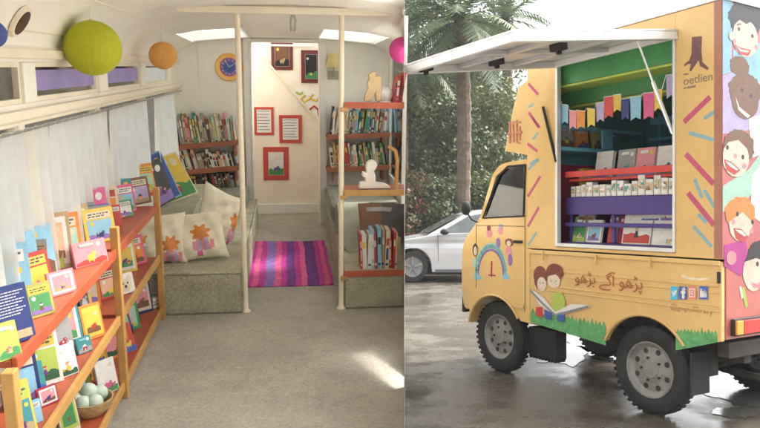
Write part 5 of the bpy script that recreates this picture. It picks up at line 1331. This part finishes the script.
tree(wx(418,23),23,6.0,2.3,'oak',11,'dense dark broadleaf tree close behind the left palm',n=11000)
tree(wx(492,24),24,5.6,2.2,'yel',12,'pale green loose tree standing between palm trunk and truck',n=10000)
tree(wx(445,27),27,7.6,2.9,'oak',13,'tall green tree rising behind the tall palm trunk',n=12000)
tree(wx(375,27),27,7.5,2.8,'yel',15,'yellow green tree behind the bus wall edge',n=8000)
tree(wx(428,30),30,11.5,3.0,'oak',16,'tallest dense tree rising behind the leaning left palm crown',n=13000,size=.17)
tree(wx(474,32),32,11.0,2.6,'yel',17,'tall pale tree filling the sky between the palm crowns',n=11000,size=.17)
for i,(px,Y,h_,r_,kd,lab) in enumerate([(408,19.6,2.5,1.1,'bou','red flowering shrub by the bonnet of the white car'),(432,20.2,2.4,1.2,'oak','dark green rounded shrub behind the white car windscreen'),(462,21,2.6,1.3,'yel','pale shrub at the foot of the tall palm'),
      (490,20.5,2.5,1.2,'oak','green shrub just left of the yellow cab'),(520,21.5,2.8,1.4,'yel','light green shrub behind the truck cab roof'),(385,20,2.6,1.3,'oak','green shrub behind the bus wall edge'),(423,24,3.4,1.3,'bou','taller reddish shrub above the white car bonnet')]):
    tree(wx(px,Y),Y,h_,r_,kd,40+i,lab,n=5200,size=.12,trunk_h=.08,cat='shrub',name='shrub',group='shrubs behind the parked car')
# low boundary wall far behind the planting
b = MB(); b.box(-14,5.5,31,31.3,0,1.9); b.box(-14,5.5,30.95,31.35,1.9,1.98)
tag(b.build('boundary_wall', mat('grey_render',(.36,.33,.29),rough=.9,var=.2,vs=.8)), 'long grey rendered boundary wall behind the trees', 'wall')

if HAZE:
    m = bpy.data.materials.new('thin_rain_haze'); m.use_nodes = True; N = m.node_tree.nodes; L = m.node_tree.links
    N.remove(N['Principled BSDF']); pv = N.new('ShaderNodeVolumePrincipled'); pv.inputs['Color'].default_value = (.92,.93,.94,1); pv.inputs['Density'].default_value = HAZE
    L.new(pv.outputs[0], N['Material Output'].inputs['Volume'])
    b = MB(); b.box(-60,60,-20,60,-1,13); hz_ = b.build('haze', m); hz_['kind'] = 'stuff'
# ---------------------------------------------------------------- daylight: overcast
SUN_EL, SUN_AZ = 50, 73          # compass-like: 0 = +Y, clockwise
w = bpy.data.worlds.new('World'); SC.world = w; w.use_nodes = True
N = w.node_tree.nodes; L = w.node_tree.links
bg = N['Background']; sk = N.new('ShaderNodeTexSky'); sk.sky_type = 'NISHITA'; sk.sun_disc = False
sk.sun_elevation = R(SUN_EL); sk.sun_rotation = R(SUN_AZ); sk.air_density = 1.0; sk.dust_density = 6.0; sk.ozone_density = 1.0
hs = N.new('ShaderNodeHueSaturation'); hs.inputs['Saturation'].default_value = .15
L.new(sk.outputs[0], hs.inputs['Color']); L.new(hs.outputs[0], bg.inputs['Color']); bg.inputs['Strength'].default_value = .13
ld = bpy.data.lights.new('sun','SUN'); ld.energy = 1.3; ld.angle = R(10); ld.color = (1,.95,.88)
sun = bpy.data.objects.new('sun', ld); COL.objects.link(sun)
dv = Vector((math.sin(R(SUN_AZ))*math.cos(R(SUN_EL)), math.cos(R(SUN_AZ))*math.cos(R(SUN_EL)), math.sin(R(SUN_EL))))
sun.rotation_euler = dv.to_track_quat('Z','Y').to_euler()
cd = bpy.data.cameras.new('camera'); cam = bpy.data.objects.new('camera', cd); COL.objects.link(cam)
cam.location = (0,0,EYE); cam.rotation_euler = (R(90),0,0)
cd.sensor_width = 36; cd.lens = 36*FPX/760; cd.clip_start = .05; cd.clip_end = 1500
SC.camera = cam
SC.view_settings.view_transform = 'Standard'; SC.view_settings.look = 'None'; SC.view_settings.gamma = 1; SC.view_settings.exposure = 2.2
SC.view_settings.use_curve_mapping = False
SC.cycles.max_bounces = 10; SC.cycles.diffuse_bounces = 6; SC.cycles.transparent_max_bounces = 16
SC.cycles.use_denoising = True
